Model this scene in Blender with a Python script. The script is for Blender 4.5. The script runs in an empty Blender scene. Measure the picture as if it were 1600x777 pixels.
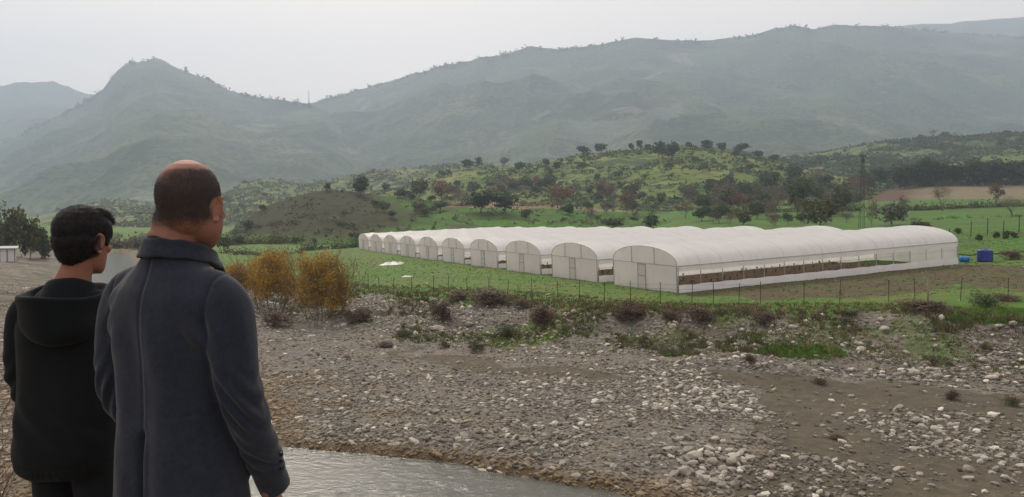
import bpy, bmesh, math, random
import numpy as np
from mathutils import Vector, Matrix, Euler
R = math.radians
random.seed(7)
rng = np.random.default_rng(7)
scene = bpy.context.scene
COL = scene.collection

# ------------------------------------------------------------------ camera, world, sun, exposure
F = 1150.0          # focal length in pixels of a 1600 px wide picture
HY = 340.0          # pixel row of the horizon
CZ = 1.6            # camera height
PITCH = math.atan((388.5 - HY) / F)
cam_d = bpy.data.cameras.new('camera')
cam = bpy.data.objects.new('camera', cam_d)
COL.objects.link(cam)
cam_d.sensor_width = 36.0
cam_d.lens = 36.0 * F / 1600.0
cam_d.clip_start = 0.05
cam_d.clip_end = 20000
cam.location = (0, 0, CZ)
cam.rotation_euler = (R(90) - PITCH, 0, 0)
scene.camera = cam

SUN_EL, SUN_AZ = R(40), R(-22)      # azimuth from straight ahead, positive to the right
world = bpy.data.worlds.new('World')
scene.world = world
world.use_nodes = True
wn, wl = world.node_tree.nodes, world.node_tree.links
wn.clear()
w_out = wn.new('ShaderNodeOutputWorld')
w_bg = wn.new('ShaderNodeBackground'); w_bg.inputs['Strength'].default_value = 0.1
w_sky = wn.new('ShaderNodeTexSky')
w_sky.sky_type = 'NISHITA'; w_sky.sun_disc = False
w_sky.sun_elevation = SUN_EL; w_sky.sun_rotation = SUN_AZ
w_sky.air_density = 1.6; w_sky.dust_density = 6.0
wl.new(w_sky.outputs[0], w_bg.inputs['Color'])
# overcast layer: soft procedural cloud over the clear sky
w_tc = wn.new('ShaderNodeTexCoord')
w_map = wn.new('ShaderNodeMapping'); w_map.inputs['Scale'].default_value = (1.0, 1.0, 2.6)
w_noise = wn.new('ShaderNodeTexNoise'); w_noise.inputs['Scale'].default_value = 1.5; w_noise.inputs['Detail'].default_value = 4; w_noise.inputs['Roughness'].default_value = 0.45
w_ramp = wn.new('ShaderNodeValToRGB')
w_ramp.color_ramp.elements[0].position = 0.3; w_ramp.color_ramp.elements[0].color = (0.81, 0.70, 0.615, 1)
w_ramp.color_ramp.elements[1].position = 0.72; w_ramp.color_ramp.elements[1].color = (1.0, 0.855, 0.735, 1)
w_cl = wn.new('ShaderNodeBackground'); w_cl.inputs['Strength'].default_value = 0.76
w_mix = wn.new('ShaderNodeMixShader'); w_mix.inputs[0].default_value = 0.94
wl.new(w_tc.outputs['Generated'], w_map.inputs[0]); wl.new(w_map.outputs[0], w_noise.inputs['Vector'])
wl.new(w_noise.outputs['Fac'], w_ramp.inputs[0]); wl.new(w_ramp.outputs[0], w_cl.inputs['Color'])
wl.new(w_bg.outputs[0], w_mix.inputs[1]); wl.new(w_cl.outputs[0], w_mix.inputs[2])
wl.new(w_mix.outputs[0], w_out.inputs['Surface'])

sun_d = bpy.data.lights.new('sun', 'SUN')
sun_d.energy = 1.9; sun_d.angle = R(14); sun_d.color = (1.0, 0.92, 0.80)
sun = bpy.data.objects.new('sun', sun_d); COL.objects.link(sun)
sdir = Vector((math.sin(SUN_AZ) * math.cos(SUN_EL), math.cos(SUN_AZ) * math.cos(SUN_EL), math.sin(SUN_EL)))
sun.rotation_euler = sdir.to_track_quat('Z', 'Y').to_euler()
sun.location = (0, 0, 60)

scene.view_settings.view_transform = 'Standard'
scene.view_settings.look = 'None'
scene.view_settings.gamma = 1
scene.view_settings.exposure = 1.08
scene.view_settings.use_curve_mapping = False
scene.cycles.use_denoising = True
scene.cycles.max_bounces = 8
scene.cycles.volume_bounces = 4
scene.cycles.transparent_max_bounces = 10

# ------------------------------------------------------------------ noise
def _hash(ix, iy, seed):
    h = (ix.astype(np.int64) * 374761393 + iy.astype(np.int64) * 668265263 + seed * 1442695041) & 0xffffffff
    h = ((h ^ (h >> 13)) * 1274126177) & 0xffffffff
    h = h ^ (h >> 16)
    return (h & 0xffffff) / float(0xffffff)
def vnoise(x, y, seed=0):
    x = np.asarray(x, float); y = np.asarray(y, float)
    ix = np.floor(x); iy = np.floor(y); fx = x - ix; fy = y - iy
    fx = fx * fx * fx * (fx * (fx * 6 - 15) + 10); fy = fy * fy * fy * (fy * (fy * 6 - 15) + 10)
    a = _hash(ix, iy, seed); b = _hash(ix + 1, iy, seed); c = _hash(ix, iy + 1, seed); d = _hash(ix + 1, iy + 1, seed)
    return (a + (b - a) * fx) * (1 - fy) + (c + (d - c) * fx) * fy - 0.5
def fbm(x, y, oct=4, seed=0, gain=0.5):
    s = 0; a = 1.0
    for i in range(oct):
        s = s + a * vnoise(x * 2 ** i + 13.7 * i, y * 2 ** i - 7.1 * i, seed + i); a *= gain
    return s
def ridged(x, y, oct=4, seed=0):
    s = 0; a = 1.0
    for i in range(oct):
        s = s + a * (0.5 - np.abs(vnoise(x * 2 ** i + 3.1 * i, y * 2 ** i, seed + i)) * 2); a *= 0.5
    return s
def sstep(e0, e1, x):
    t = np.clip((np.asarray(x, float) - e0) / (e1 - e0), 0, 1)
    return t * t * (3 - 2 * t)
def in_poly(px, py, poly):
    px = np.asarray(px, float); py = np.asarray(py, float)
    ins = np.zeros(px.shape, bool); n = len(poly)
    for i in range(n):
        x0, y0 = poly[i]; x1, y1 = poly[(i + 1) % n]
        c = ((y0 > py) != (y1 > py)) & (px < (x1 - x0) * (py - y0) / ((y1 - y0) if y1 != y0 else 1e-9) + x0)
        ins ^= c
    return ins

# ------------------------------------------------------------------ object helpers
def tag(o, label=None, cat=None, group=None, kind=None):
    if label: o['label'] = label
    if cat: o['category'] = cat
    if group: o['group'] = group
    if kind: o['kind'] = kind
    return o
def empty(name, loc=(0, 0, 0), rz=0, label=None, cat=None, group=None):
    o = bpy.data.objects.new(name, None); COL.objects.link(o)
    o.empty_display_size = 0.2
    o.location = loc; o.rotation_euler = (0, 0, rz)
    return tag(o, label, cat, group)
def link(name, me, parent=None, mat=None, loc=None):
    o = bpy.data.objects.new(name, me); COL.objects.link(o)
    if mat is not None: me.materials.clear(); me.materials.append(mat)
    if parent is not None: o.parent = parent
    if loc is not None: o.location = loc
    return o
def copy_tree(o, parent=None):
    c = o.copy(); COL.objects.link(c); c.parent = parent
    for ch in list(o.children):
        copy_tree(ch, c)
    return c
def mesh_np(name, V, Fq, smooth=True, attrs=None, corner_color=None):
    """Fast mesh: V (n,3); Fq (m,k) index array with k = 3 or 4."""
    V = np.asarray(V, np.float32); Fq = np.asarray(Fq, np.int32)
    me = bpy.data.meshes.new(name)
    k = Fq.shape[1]; m = len(Fq)
    me.vertices.add(len(V)); me.vertices.foreach_set('co', V.ravel())
    me.loops.add(m * k); me.loops.foreach_set('vertex_index', Fq.ravel())
    me.polygons.add(m)
    me.polygons.foreach_set('loop_start', np.arange(0, m * k, k, dtype=np.int32))
    me.polygons.foreach_set('loop_total', np.full(m, k, np.int32))
    me.polygons.foreach_set('use_smooth', np.full(m, bool(smooth)))
    me.update(calc_edges=True)
    for nm, arr in (attrs or {}).items():
        a = me.attributes.new(nm, 'FLOAT', 'POINT'); a.data.foreach_set('value', np.asarray(arr, np.float32).ravel())
    return me

class MB:
    def __init__(s): s.v = []; s.f = []
    def add(s, V, Fc):
        b = len(s.v); s.v += [tuple(p) for p in V]; s.f += [tuple(i + b for i in f) for f in Fc]; return s
    def box(s, c, d, rot=None):
        P = []
        for x in (-.5, .5):
            for y in (-.5, .5):
                for z in (-.5, .5):
                    p = Vector((x * d[0], y * d[1], z * d[2]))
                    if rot is not None: p = rot @ p
                    P.append(p + Vector(c))
        return s.add(P, [(0, 1, 3, 2), (4, 6, 7, 5), (0, 4, 5, 1), (2, 3, 7, 6), (0, 2, 6, 4), (1, 5, 7, 3)])
    def tube(s, pts, rad, n=6, cap=True):
        pts = [Vector(p) for p in pts]
        if not hasattr(rad, '__len__'): rad = [rad] * len(pts)
        V = []; Fc = []
        up = None
        for i, p in enumerate(pts):
            t = (pts[min(i + 1, len(pts) - 1)] - pts[max(i - 1, 0)])
            t = t.normalized() if t.length > 1e-9 else Vector((0, 0, 1))
            if up is None:
                up = t.orthogonal().normalized()
            else:
                up = (up - t * up.dot(t))
                up = up.normalized() if up.length > 1e-6 else t.orthogonal().normalized()
            w = t.cross(up)
            for k in range(n):
                a = 2 * math.pi * k / n
                V.append(p + (up * math.cos(a) + w * math.sin(a)) * rad[i])
        m = len(pts)
        for i in range(m - 1):
            for k in range(n):
                Fc.append((i * n + k, i * n + (k + 1) % n, (i + 1) * n + (k + 1) % n, (i + 1) * n + k))
        if cap:
            Fc.append(tuple(range(n - 1, -1, -1))); Fc.append(tuple((m - 1) * n + k for k in range(n)))
        return s.add(V, Fc)
    def mesh(s, name, smooth=False):
        me = bpy.data.meshes.new(name); me.from_pydata(s.v, [], s.f)
        if smooth: me.polygons.foreach_set('use_smooth', [True] * len(me.polygons))
        me.update(); return me
    def build(s, name, mat, parent=None, smooth=False, loc=None):
        return link(name, s.mesh(name, smooth), parent, mat, loc)

# ------------------------------------------------------------------ materials
class NT:
    def __init__(s, name):
        s.m = bpy.data.materials.new(name); s.m.use_nodes = True
        s.n = s.m.node_tree.nodes; s.l = s.m.node_tree.links
        s.bsdf = s.n['Principled BSDF']; s.out = s.n['Material Output']
    def new(s, t, **kw):
        nd = s.n.new(t)
        for k, v in kw.items(): setattr(nd, k, v)
        return nd
    def link(s, a, b): s.l.new(a, b)
    def noise(s, scale, detail=4, rough=0.55, vec=None, dist=0.0, dims=None):
        nd = s.new('ShaderNodeTexNoise')
        nd.inputs['Scale'].default_value = scale; nd.inputs['Detail'].default_value = detail
        nd.inputs['Roughness'].default_value = rough; nd.inputs['Distortion'].default_value = dist
        if vec is not None: s.link(vec, nd.inputs['Vector'])
        return nd.outputs['Fac']
    def ramp(s, fac, *stops):
        nd = s.new('ShaderNodeValToRGB'); cr = nd.color_ramp
        while len(cr.elements) < len(stops): cr.elements.new(0.5)
        for e, (p, c) in zip(cr.elements, stops):
            e.position = p; e.color = (*c, 1) if hasattr(c, '__len__') else (c, c, c, 1)
        s.link(fac, nd.inputs[0]); return nd.outputs[0]
    def mix(s, fac, a, b, mode='MIX'):
        nd = s.new('ShaderNodeMix'); nd.data_type = 'RGBA'; nd.blend_type = mode
        for sock, v in ((nd.inputs['Factor'], fac), (nd.inputs[6], a), (nd.inputs[7], b)):
            if isinstance(v, (int, float)): sock.default_value = v
            elif isinstance(v, tuple): sock.default_value = (*v, 1)
            else: s.link(v, sock)
        return nd.outputs[2]
    def math(s, op, a, b=0.0, clamp=False):
        nd = s.new('ShaderNodeMath'); nd.operation = op; nd.use_clamp = clamp
        for sock, v in ((nd.inputs[0], a), (nd.inputs[1], b)):
            if isinstance(v, (int, float)): sock.default_value = v
            else: s.link(v, sock)
        return nd.outputs[0]
    def attr(s, name):
        nd = s.new('ShaderNodeAttribute'); nd.attribute_name = name; return nd.outputs['Fac']
    def pos(s): return s.new('ShaderNodeNewGeometry').outputs['Position']
    def obj(s): return s.new('ShaderNodeTexCoord').outputs['Object']
    def bump(s, h, strength=0.5, dist=0.05):
        nd = s.new('ShaderNodeBump'); nd.inputs['Strength'].default_value = strength; nd.inputs['Distance'].default_value = dist
        s.link(h, nd.inputs['Height']); s.link(nd.outputs[0], s.bsdf.inputs['Normal']); return nd
    def base(s, c):
        if isinstance(c, tuple): s.bsdf.inputs['Base Color'].default_value = (*c, 1)
        else: s.link(c, s.bsdf.inputs['Base Color'])
    def setp(s, **kw):
        for k, v in kw.items():
            s.bsdf.inputs[k.replace('_', ' ')].default_value = v
        return s
def mat_simple(name, c, rough=0.7, metal=0.0, var=0.25, scale=6, bump=0.0, spec=0.3):
    t = NT(name)
    nz = t.noise(scale, 4, 0.6, t.obj())
    t.base(t.mix(nz, tuple(x * (1 - var) for x in c), tuple(min(1, x * (1 + var)) for x in c)))
    t.setp(Roughness=rough, Metallic=metal)
    t.bsdf.inputs['Specular IOR Level'].default_value = spec
    if bump: t.bump(t.noise(scale * 6, 3, 0.6, t.obj()), bump, 0.01)
    return t.m
def mat_leaf(name, dark, light, scale=1.5, transl=0.25, attr='tint'):
    """leaf material: patchwise light and dark clumps, a little translucent"""
    t = NT(name)
    a = t.attr(attr)
    info = t.new('ShaderNodeObjectInfo').outputs['Random']
    nz = t.noise(scale, 3, 0.6, t.obj())
    f = t.math('ADD', t.math('MULTIPLY', a, 0.65), t.math('MULTIPLY', nz, 0.45))
    f = t.math('ADD', f, t.math('MULTIPLY', t.math('SUBTRACT', info, 0.5), 0.35), clamp=True)
    col = t.mix(f, dark, light)
    t.base(col); t.setp(Roughness=0.75); t.bsdf.inputs['Specular IOR Level'].default_value = 0.2
    tr = t.new('ShaderNodeBsdfTranslucent'); t.link(col, tr.inputs[0])
    mx = t.new('ShaderNodeMixShader'); mx.inputs[0].default_value = transl
    t.link(t.bsdf.outputs[0], mx.inputs[1]); t.link(tr.outputs[0], mx.inputs[2]); t.link(mx.outputs[0], t.out.inputs['Surface'])
    return t.m
# ------------------------------------------------------------------ terrain functions
def I(x, tab):
    xs, ys = zip(*tab); return np.interp(x, xs, ys)
def pxof(X, Y): return 800 + F * X / np.maximum(Y, 0.5)
def pyof(X, Y, Z): return HY + F * (CZ - Z) / np.maximum(Y, 0.5)
BANK_TOP = [(-300, 383), (190, 388), (240, 394), (300, 420), (345, 438), (450, 450), (600, 462), (800, 472), (960, 484), (1100, 491), (1300, 489), (1420, 491), (1600, 502), (2000, 520)]
BANK_BOT = [(-300, 391), (190, 396), (230, 403), (300, 440), (350, 492), (400, 512), (520, 530), (620, 545), (760, 562), (880, 575), (1000, 568), (1080, 575), (1200, 583), (1300, 592), (1400, 602), (1500, 600), (1600, 612), (2000, 640)]
BED = -5.6
def field_plane(X, Y):
    Xc = np.clip(X, -400, 150); Yc = np.clip(Y, 0, 400)
    p = -4.81 + .0466 * Xc + .0065 * Yc + 0.00016 * np.clip(Yc - 95, 0, 160) ** 2 * sstep(20, 60, Xc)
    lo = -5.25
    return lo + np.logaddexp(0, (p - lo) * 4) / 4
def _plane_dist(tab, fn):
    """distance at which pixel row tab(px) meets the surface fn, as a table over px"""
    out = []
    for px in np.arange(-300, 2001, 25):
        s = (I(px, tab) - HY) / F
        Y = 40.0
        for _ in range(60):
            z = fn(np.array((px - 800) / F * Y), np.array(Y)); Y = 0.5 * Y + 0.5 * float((CZ - z) / s)
        out.append((px, Y))
    return out
YTOP = _plane_dist(BANK_TOP, field_plane)
YBOT = _plane_dist(BANK_BOT, lambda X, Y: BED + 0 * X)
YBOT = [(p, min(b, t - 4.0)) for (p, b), (_, t) in zip(YBOT, YTOP)]
RIV_L = [(0, 40), (19, 80), (23, 85), (40, 100), (74, 122), (110, 150), (150, 172), (165, 190)]
RIV_R = [(0, 1050), (16, 1200), (18.2, 1090), (19.5, 975), (20.4, 860), (21.4, 720), (22.1, 640), (23.6, 430), (30, 380), (40, 330), (74, 222), (110, 212), (150, 200), (165, 190)]
def river_d(X, Y):
    yl = np.clip(Y, 3, 165)
    l = (I(yl, RIV_L) - 800) / F * yl; r = (I(yl, RIV_R) - 800) / F * yl
    wob = 0.9 * vnoise(X * .45, Y * .45, 31) + 0.7 * vnoise(X * 1.3, Y * 1.3, 33) 
    d = np.minimum(X - l, r - X) + wob
    return np.where((Y > 166), np.minimum(d, 166 - Y), d)
def bankt(X, Y):
    px = np.clip(pxof(X, Y), -300, 2000)
    a = I(px, YBOT); b = I(px, YTOP)
    n = 1.4 * fbm(X * .22, Y * .22, 3, 5)
    return np.clip((Y + n - a) / (b - a), -1, 2)
WATER_Z = BED - 0.13
def G(X, Y):
    X = np.asarray(X, float); Y = np.asarray(Y, float)
    t = bankt(X, Y); ts = sstep(0.0, 1.0, t)
    # a small scarp near the top of the bank
    prof = 0.75 * ts + 0.25 * sstep(0.72, 1.0, t)
    bed = BED + 0.22 * fbm(X * .12, Y * .12, 4, 11) + 0.06 * fbm(X * .9, Y * .9, 3, 12)
    px = pxof(X, Y)
    # cobble heaps on the bar
    for (cx, cy, sx, sy, h) in ((10.6, 33.5, 3.2, 2.6, .75), (6.2, 22.0, 1.6, 1.4, .3), (3.5, 36, 5, 3, .25), (17.5, 36.5, 5, 1.6, .25)):
        bed = bed + h * np.exp(-((X - cx) / sx) ** 2 - ((Y - cy) / sy) ** 2)
    d = river_d(X, Y)
    bed = bed + 0.10 * sstep(0, 5, -d)
    bed = np.where(d > -1.0, bed + (BED + .02 - bed) * sstep(-1.0, 0.2, d), bed) - 0.45 * sstep(-.8, 1.5, d)
    fld = field_plane(X, Y) + 0.10 * fbm(X * .15, Y * .15, 4, 21) + 0.025 * fbm(X * 1.3, Y * 1.3, 2, 23)
    bankrough = 0.8 * fbm(X * .35, Y * .35, 4, 41) * np.clip(4 * ts * (1 - ts), 0, 1)
    z = bed + (fld - bed) * prof + bankrough
    # far left shore beyond the river: rutted gravel terraces
    left = sstep(0, 14, -(X - (I(np.clip(Y, 3, 165), RIV_L) - 800) / F * np.clip(Y, 3, 165))) * sstep(20, 45, Y)
    z = z + left * (0.7 + 1.5 * fbm(X * .07, Y * .16, 5, 51)) * sstep(0, 1, -d)
    # the bluff the men stand on
    e = Y + 0.35 * fbm(X * .6, Y * 0 + 2, 3, 61)
    near = sstep(3.05, 14.5, e) ** 0.62
    zn = 0.03 * fbm(X * 1.2, Y * 1.2, 3, 63) * sstep(-2, 2, Y + 2)
    z = zn * (1 - near) + z * near + 0.12 * fbm(X * .8, Y * .8, 4, 64) * np.clip(4 * near * (1 - near), 0, 1)
    # the valley floor climbs slowly far away so it passes under the hills
    return z + 0.004 * np.clip(Y - 700, 0, 4000)

class Layer:
    """a hill: crest line as (pixel column, pixel row) pairs seen at a distance, a foot and a back slope, all turned into heights over the plan"""
    def __init__(s, sil, Dc, Df, pw=0.9, amp=0, nscale=100, seed=0, crestn=0, crests=40, foot=None, ridg=0.6, Dvar=0):
        s.sil = sil; s.Dc = Dc; s.Df = Df; s.pw = pw; s.amp = amp; s.ns = nscale; s.seed = seed; s.cn = crestn; s.cs = crests; s.foot = foot; s.ridg = ridg; s.Dvar = Dvar
    def z(s, X, Y):
        X = np.asarray(X, float); Y = np.asarray(Y, float)
        a = X / np.maximum(Y, 1.0); px = 800 + F * a
        Dc = s.Dc * (1 + s.Dvar * vnoise(px / 260.0, px * 0, s.seed + 9)); Df = s.Df * (1 + s.Dvar * vnoise(px / 200.0, px * 0 + 5, s.seed + 8))
        row = I(px, s.sil)
        zc = CZ + (HY - row) / F * Dc
        xc = a * Dc
        zc = zc + s.cn * fbm(xc / s.cs, xc * 0, 4, s.seed + 3)
        zf = (G(a * Df, Df + 0 * a) - 1.5) if s.foot is None else s.foot + 0 * a
        t = (Y - Df) / (Dc - Df)
        up = np.clip(t, 0, 1)
        f = up ** s.pw
        z = zf + (zc - zf) * f
        back = np.clip(t - 1, 0, 3)
        z = z - back * (zc - zf) * 0.8
        env = np.clip(4 * up * (1 - up), 0, 1) ** 0.8
        rel = (1 - s.ridg) * fbm(X / s.ns, Y / s.ns, 5, s.seed) * 1.2 + s.ridg * (ridged(X / s.ns, Y / (s.ns * 2.2), 4, s.seed + 5) - 0.6)
        z = z + s.amp * rel * env - 3000 * np.clip(-t - .021, 0, 1)
        return z

HA = Layer([(-200, 400), (250, 396), (330, 388), (350, 368), (380, 346), (410, 326), (430, 317), (480, 302), (520, 297), (570, 302), (620, 308), (680, 314), (760, 317), (850, 320), (950, 328), (1050, 331), (1110, 334), (1200, 342), (1350, 352), (2000, 365)], 270, 176, 1.0, 2.6, 30, 101, 0.25, 12, ridg=.35)
HB = Layer([(300, 420), (480, 350), (540, 318), (600, 300), (640, 290), (680, 275), (730, 262), (800, 262), (850, 255), (900, 243), (950, 238), (1000, 233), (1050, 228), (1100, 230), (1150, 234), (1200, 246), (1250, 262), (1300, 272), (1400, 284), (1500, 290), (2000, 300)], 480, 276, 0.95, 5, 55, 202, 0.8, 20, ridg=.4)
HC = Layer([(600, 330), (900, 300), (1050, 275), (1100, 262), (1200, 250), (1280, 238), (1350, 226), (1450, 214), (1530, 213), (1600, 208), (1800, 196), (2200, 190)], 720, 380, 0.9, 10, 80, 303, 1.5, 30, ridg=.5)
HD = Layer([(-400, 360), (-100, 352), (60, 338), (120, 322), (180, 312), (260, 316), (340, 303), (390, 286), (430, 278), (480, 288), (530, 279), (580, 268), (640, 262), (720, 257), (800, 256), (900, 250), (1100, 250), (1300, 270)], 760, 420, 0.9, 9, 80, 404, 1.5, 30, ridg=.5)
M2 = Layer([(-600, 420), (-200, 330), (0, 232), (60, 200), (120, 170), (152, 150), (166, 141), (176, 128), (190, 112), (210, 101), (235, 97), (247, 92), (262, 98), (285, 110), (300, 114), (330, 127), (360, 142), (400, 153), (450, 158), (490, 163), (540, 190), (600, 222), (700, 262), (850, 300), (1100, 340)], 2300, 800, 1.12, 75, 330, 505, 6, 60, foot=-16, ridg=.7, Dvar=.1)
M3 = Layer([(200, 330), (330, 240), (420, 185), (470, 166), (490, 163), (515, 156), (560, 143), (600, 132), (650, 117), (700, 103), (760, 92), (830, 77), (880, 79), (940, 72), (990, 62), (1030, 66), (1100, 66), (1160, 60), (1210, 48), (1245, 43), (1265, 49), (1300, 41), (1340, 43), (1390, 46), (1440, 50), (1500, 56), (1600, 62), (2200, 70)], 2650, 780, 1.15, 95, 380, 606, 6, 60, foot=-14, ridg=.7, Dvar=.1)
M4 = Layer([(1000, 200), (1200, 80), (1380, 46), (1420, 42), (1480, 40), (1540, 34), (1600, 30), (1700, 26), (2200, 20)], 3700, 2300, 1.0, 60, 400, 707, 5, 70, foot=-10)
M1 = Layer([(-700, 150), (-200, 150), (-60, 143), (0, 137), (30, 131), (90, 129), (110, 136), (140, 148), (170, 150), (240, 190), (400, 280)], 3500, 1500, 1.1, 90, 380, 808, 8, 70, foot=-16)
HE = Layer([(1100, 380), (1280, 346), (1330, 326), (1360, 306), (1385, 297), (1450, 291), (1600, 287), (2000, 284)], 345, 238, 1.0, .8, 60, 909, .2, 30, ridg=.1)
SURF = [G, HA.z, HE.z, HB.z, HC.z, HD.z, M2.z, M3.z, M4.z, M1.z]
_RY = np.concatenate([np.linspace(5, 200, 1200), np.exp(np.linspace(math.log(200), math.log(4200), 900))[1:]])
def hit(px, py, surfs=None):
    """where the sight line through a pixel meets the terrain (for reading positions off the photograph)"""
    X = (px - 800) / F * _RY; Z = CZ - (py - HY) / F * _RY
    S = np.max([f(X, _RY) for f in (surfs or SURF[:6])], axis=0)
    w = np.nonzero(S >= Z)[0]
    if not len(w): return None
    i = w[0]; 
    return (float(X[i]), float(_RY[i]), float(S[i]))
def ground_z(X, Y): return float(np.max([f(np.array([X]), np.array([Y]))[0] for f in SURF[:6]]))

def polar_grid(name, fn, dists, azs, attrs_fn=None, wide=False):
    """terrain sheet: rows of constant forward distance, columns of constant bearing"""
    D, A = np.meshgrid(dists, azs, indexing='ij')
    X = A * D; Y = D
    if wide: X = 3900 * np.tanh(X / 3900)
    Z = fn(X, Y)
    n, m = D.shape
    V = np.stack([X, Y, Z], -1).reshape(-1, 3)
    idx = np.arange(n * m).reshape(n, m)
    Fq = np.stack([idx[:-1, :-1], idx[:-1, 1:], idx[1:, 1:], idx[1:, :-1]], -1).reshape(-1, 4)
    at = attrs_fn(X, Y, Z) if attrs_fn else None
    return V, Fq, ({k: v.reshape(-1) for k, v in at.items()} if at else None)

# ---- what covers the ground where
P_PLOW = [(1060, 462), (1200, 438), (1400, 418), (1500, 412), (1600, 408), (1700, 420), (1700, 452), (1600, 449), (1500, 450), (1400, 462), (1250, 466), (1120, 468)]
P_LUSH = [(1470, 496), (1500, 486), (1560, 484), (1640, 478), (1700, 500), (1600, 506), (1500, 505)]
P_LUSH2 = [(1180, 548), (1210, 541), (1270, 539), (1310, 545), (1325, 556), (1290, 562), (1230, 560)]
P_DIRT = [(1085, 572), (1200, 584), (1400, 602), (1700, 622), (1700, 800), (1150, 800), (1200, 690), (1195, 620), (1130, 590)]
P_DIRT2 = [(600, 545), (760, 562), (900, 578), (1010, 588), (960, 600), (800, 585), (640, 568)]
P_BAR = [(380, 512), (600, 548), (640, 572), (900, 598), (1000, 590), (1100, 592), (1195, 620), (1200, 690), (1160, 777), (930, 775), (760, 745), (600, 722), (380, 690)]
def cover(X, Y, Z):
    px = pxof(X, Y); py = pyof(X, Y, Z)
    j = 1.0 * fbm(X * .5, Y * .5, 3, 71); k = fbm(X * .35, Y * .35, 4, 72)
    jx, jy = px + 55 * j, py + 14 * k
    t = bankt(X, Y)
    grass = sstep(0.80, 1.05, t + .25 * k)
    # grass creeping down the bank on the right
    grass = np.maximum(grass, 0.50 * sstep(.12, .5, t) * sstep(-.12, .22, k + .18 * sstep(800, 1300, px)) * sstep(640, 1000, px))
    grass = np.maximum(grass, .75 * sstep(.1, .35, t) * (in_poly(jx, jy, [(640, 540), (740, 520), (820, 505), (900, 500), (870, 530), (760, 552)])))
    grass = np.where(in_poly(px + 14 * j, py + 4 * k, P_LUSH2), 0.9, grass)
    plow = np.where(in_poly(jx, jy, P_PLOW), 1.0, 0.0)
    jx, jy = px + 14 * j, py + 4 * k
    lush = np.where(in_poly(jx, jy, P_LUSH) | in_poly(jx, jy, P_LUSH2), 1.0, 0.0)
    lush = np.maximum(lush, sstep(60, 82, Y) * sstep(20, 60, X) * (1 - sstep(260, 330, Y)))
    jx, jy = px + 55 * j, py + 14 * k
    dirt = np.where(in_poly(jx, jy, P_DIRT) | in_poly(jx, jy, P_DIRT2), 1.0, 0.0)
    near = 1 - sstep(9, 15, Y)
    dirt = np.maximum(dirt, 0.0)
    leftshore = (X < (I(np.clip(Y, 3, 165), RIV_L) - 800) / F * np.clip(Y, 3, 165)) & (Y > 15)
    grass = np.where(leftshore, np.maximum(0.25 * sstep(.0, .5, k), .85 * sstep(125, 185, Y)), grass)
    brush = near
    olive = sstep(-2.2, .8, river_d(X, Y)) * (1 - grass)      # algae-brown wet cobbles along the water
    return dict(grass=np.clip(grass, 0, 1), plow=plow * (1 - lush), lush=lush, dirt=dirt, dry=brush, wet=olive, shore=leftshore * (1 - sstep(120, 170, Y)))

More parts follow.
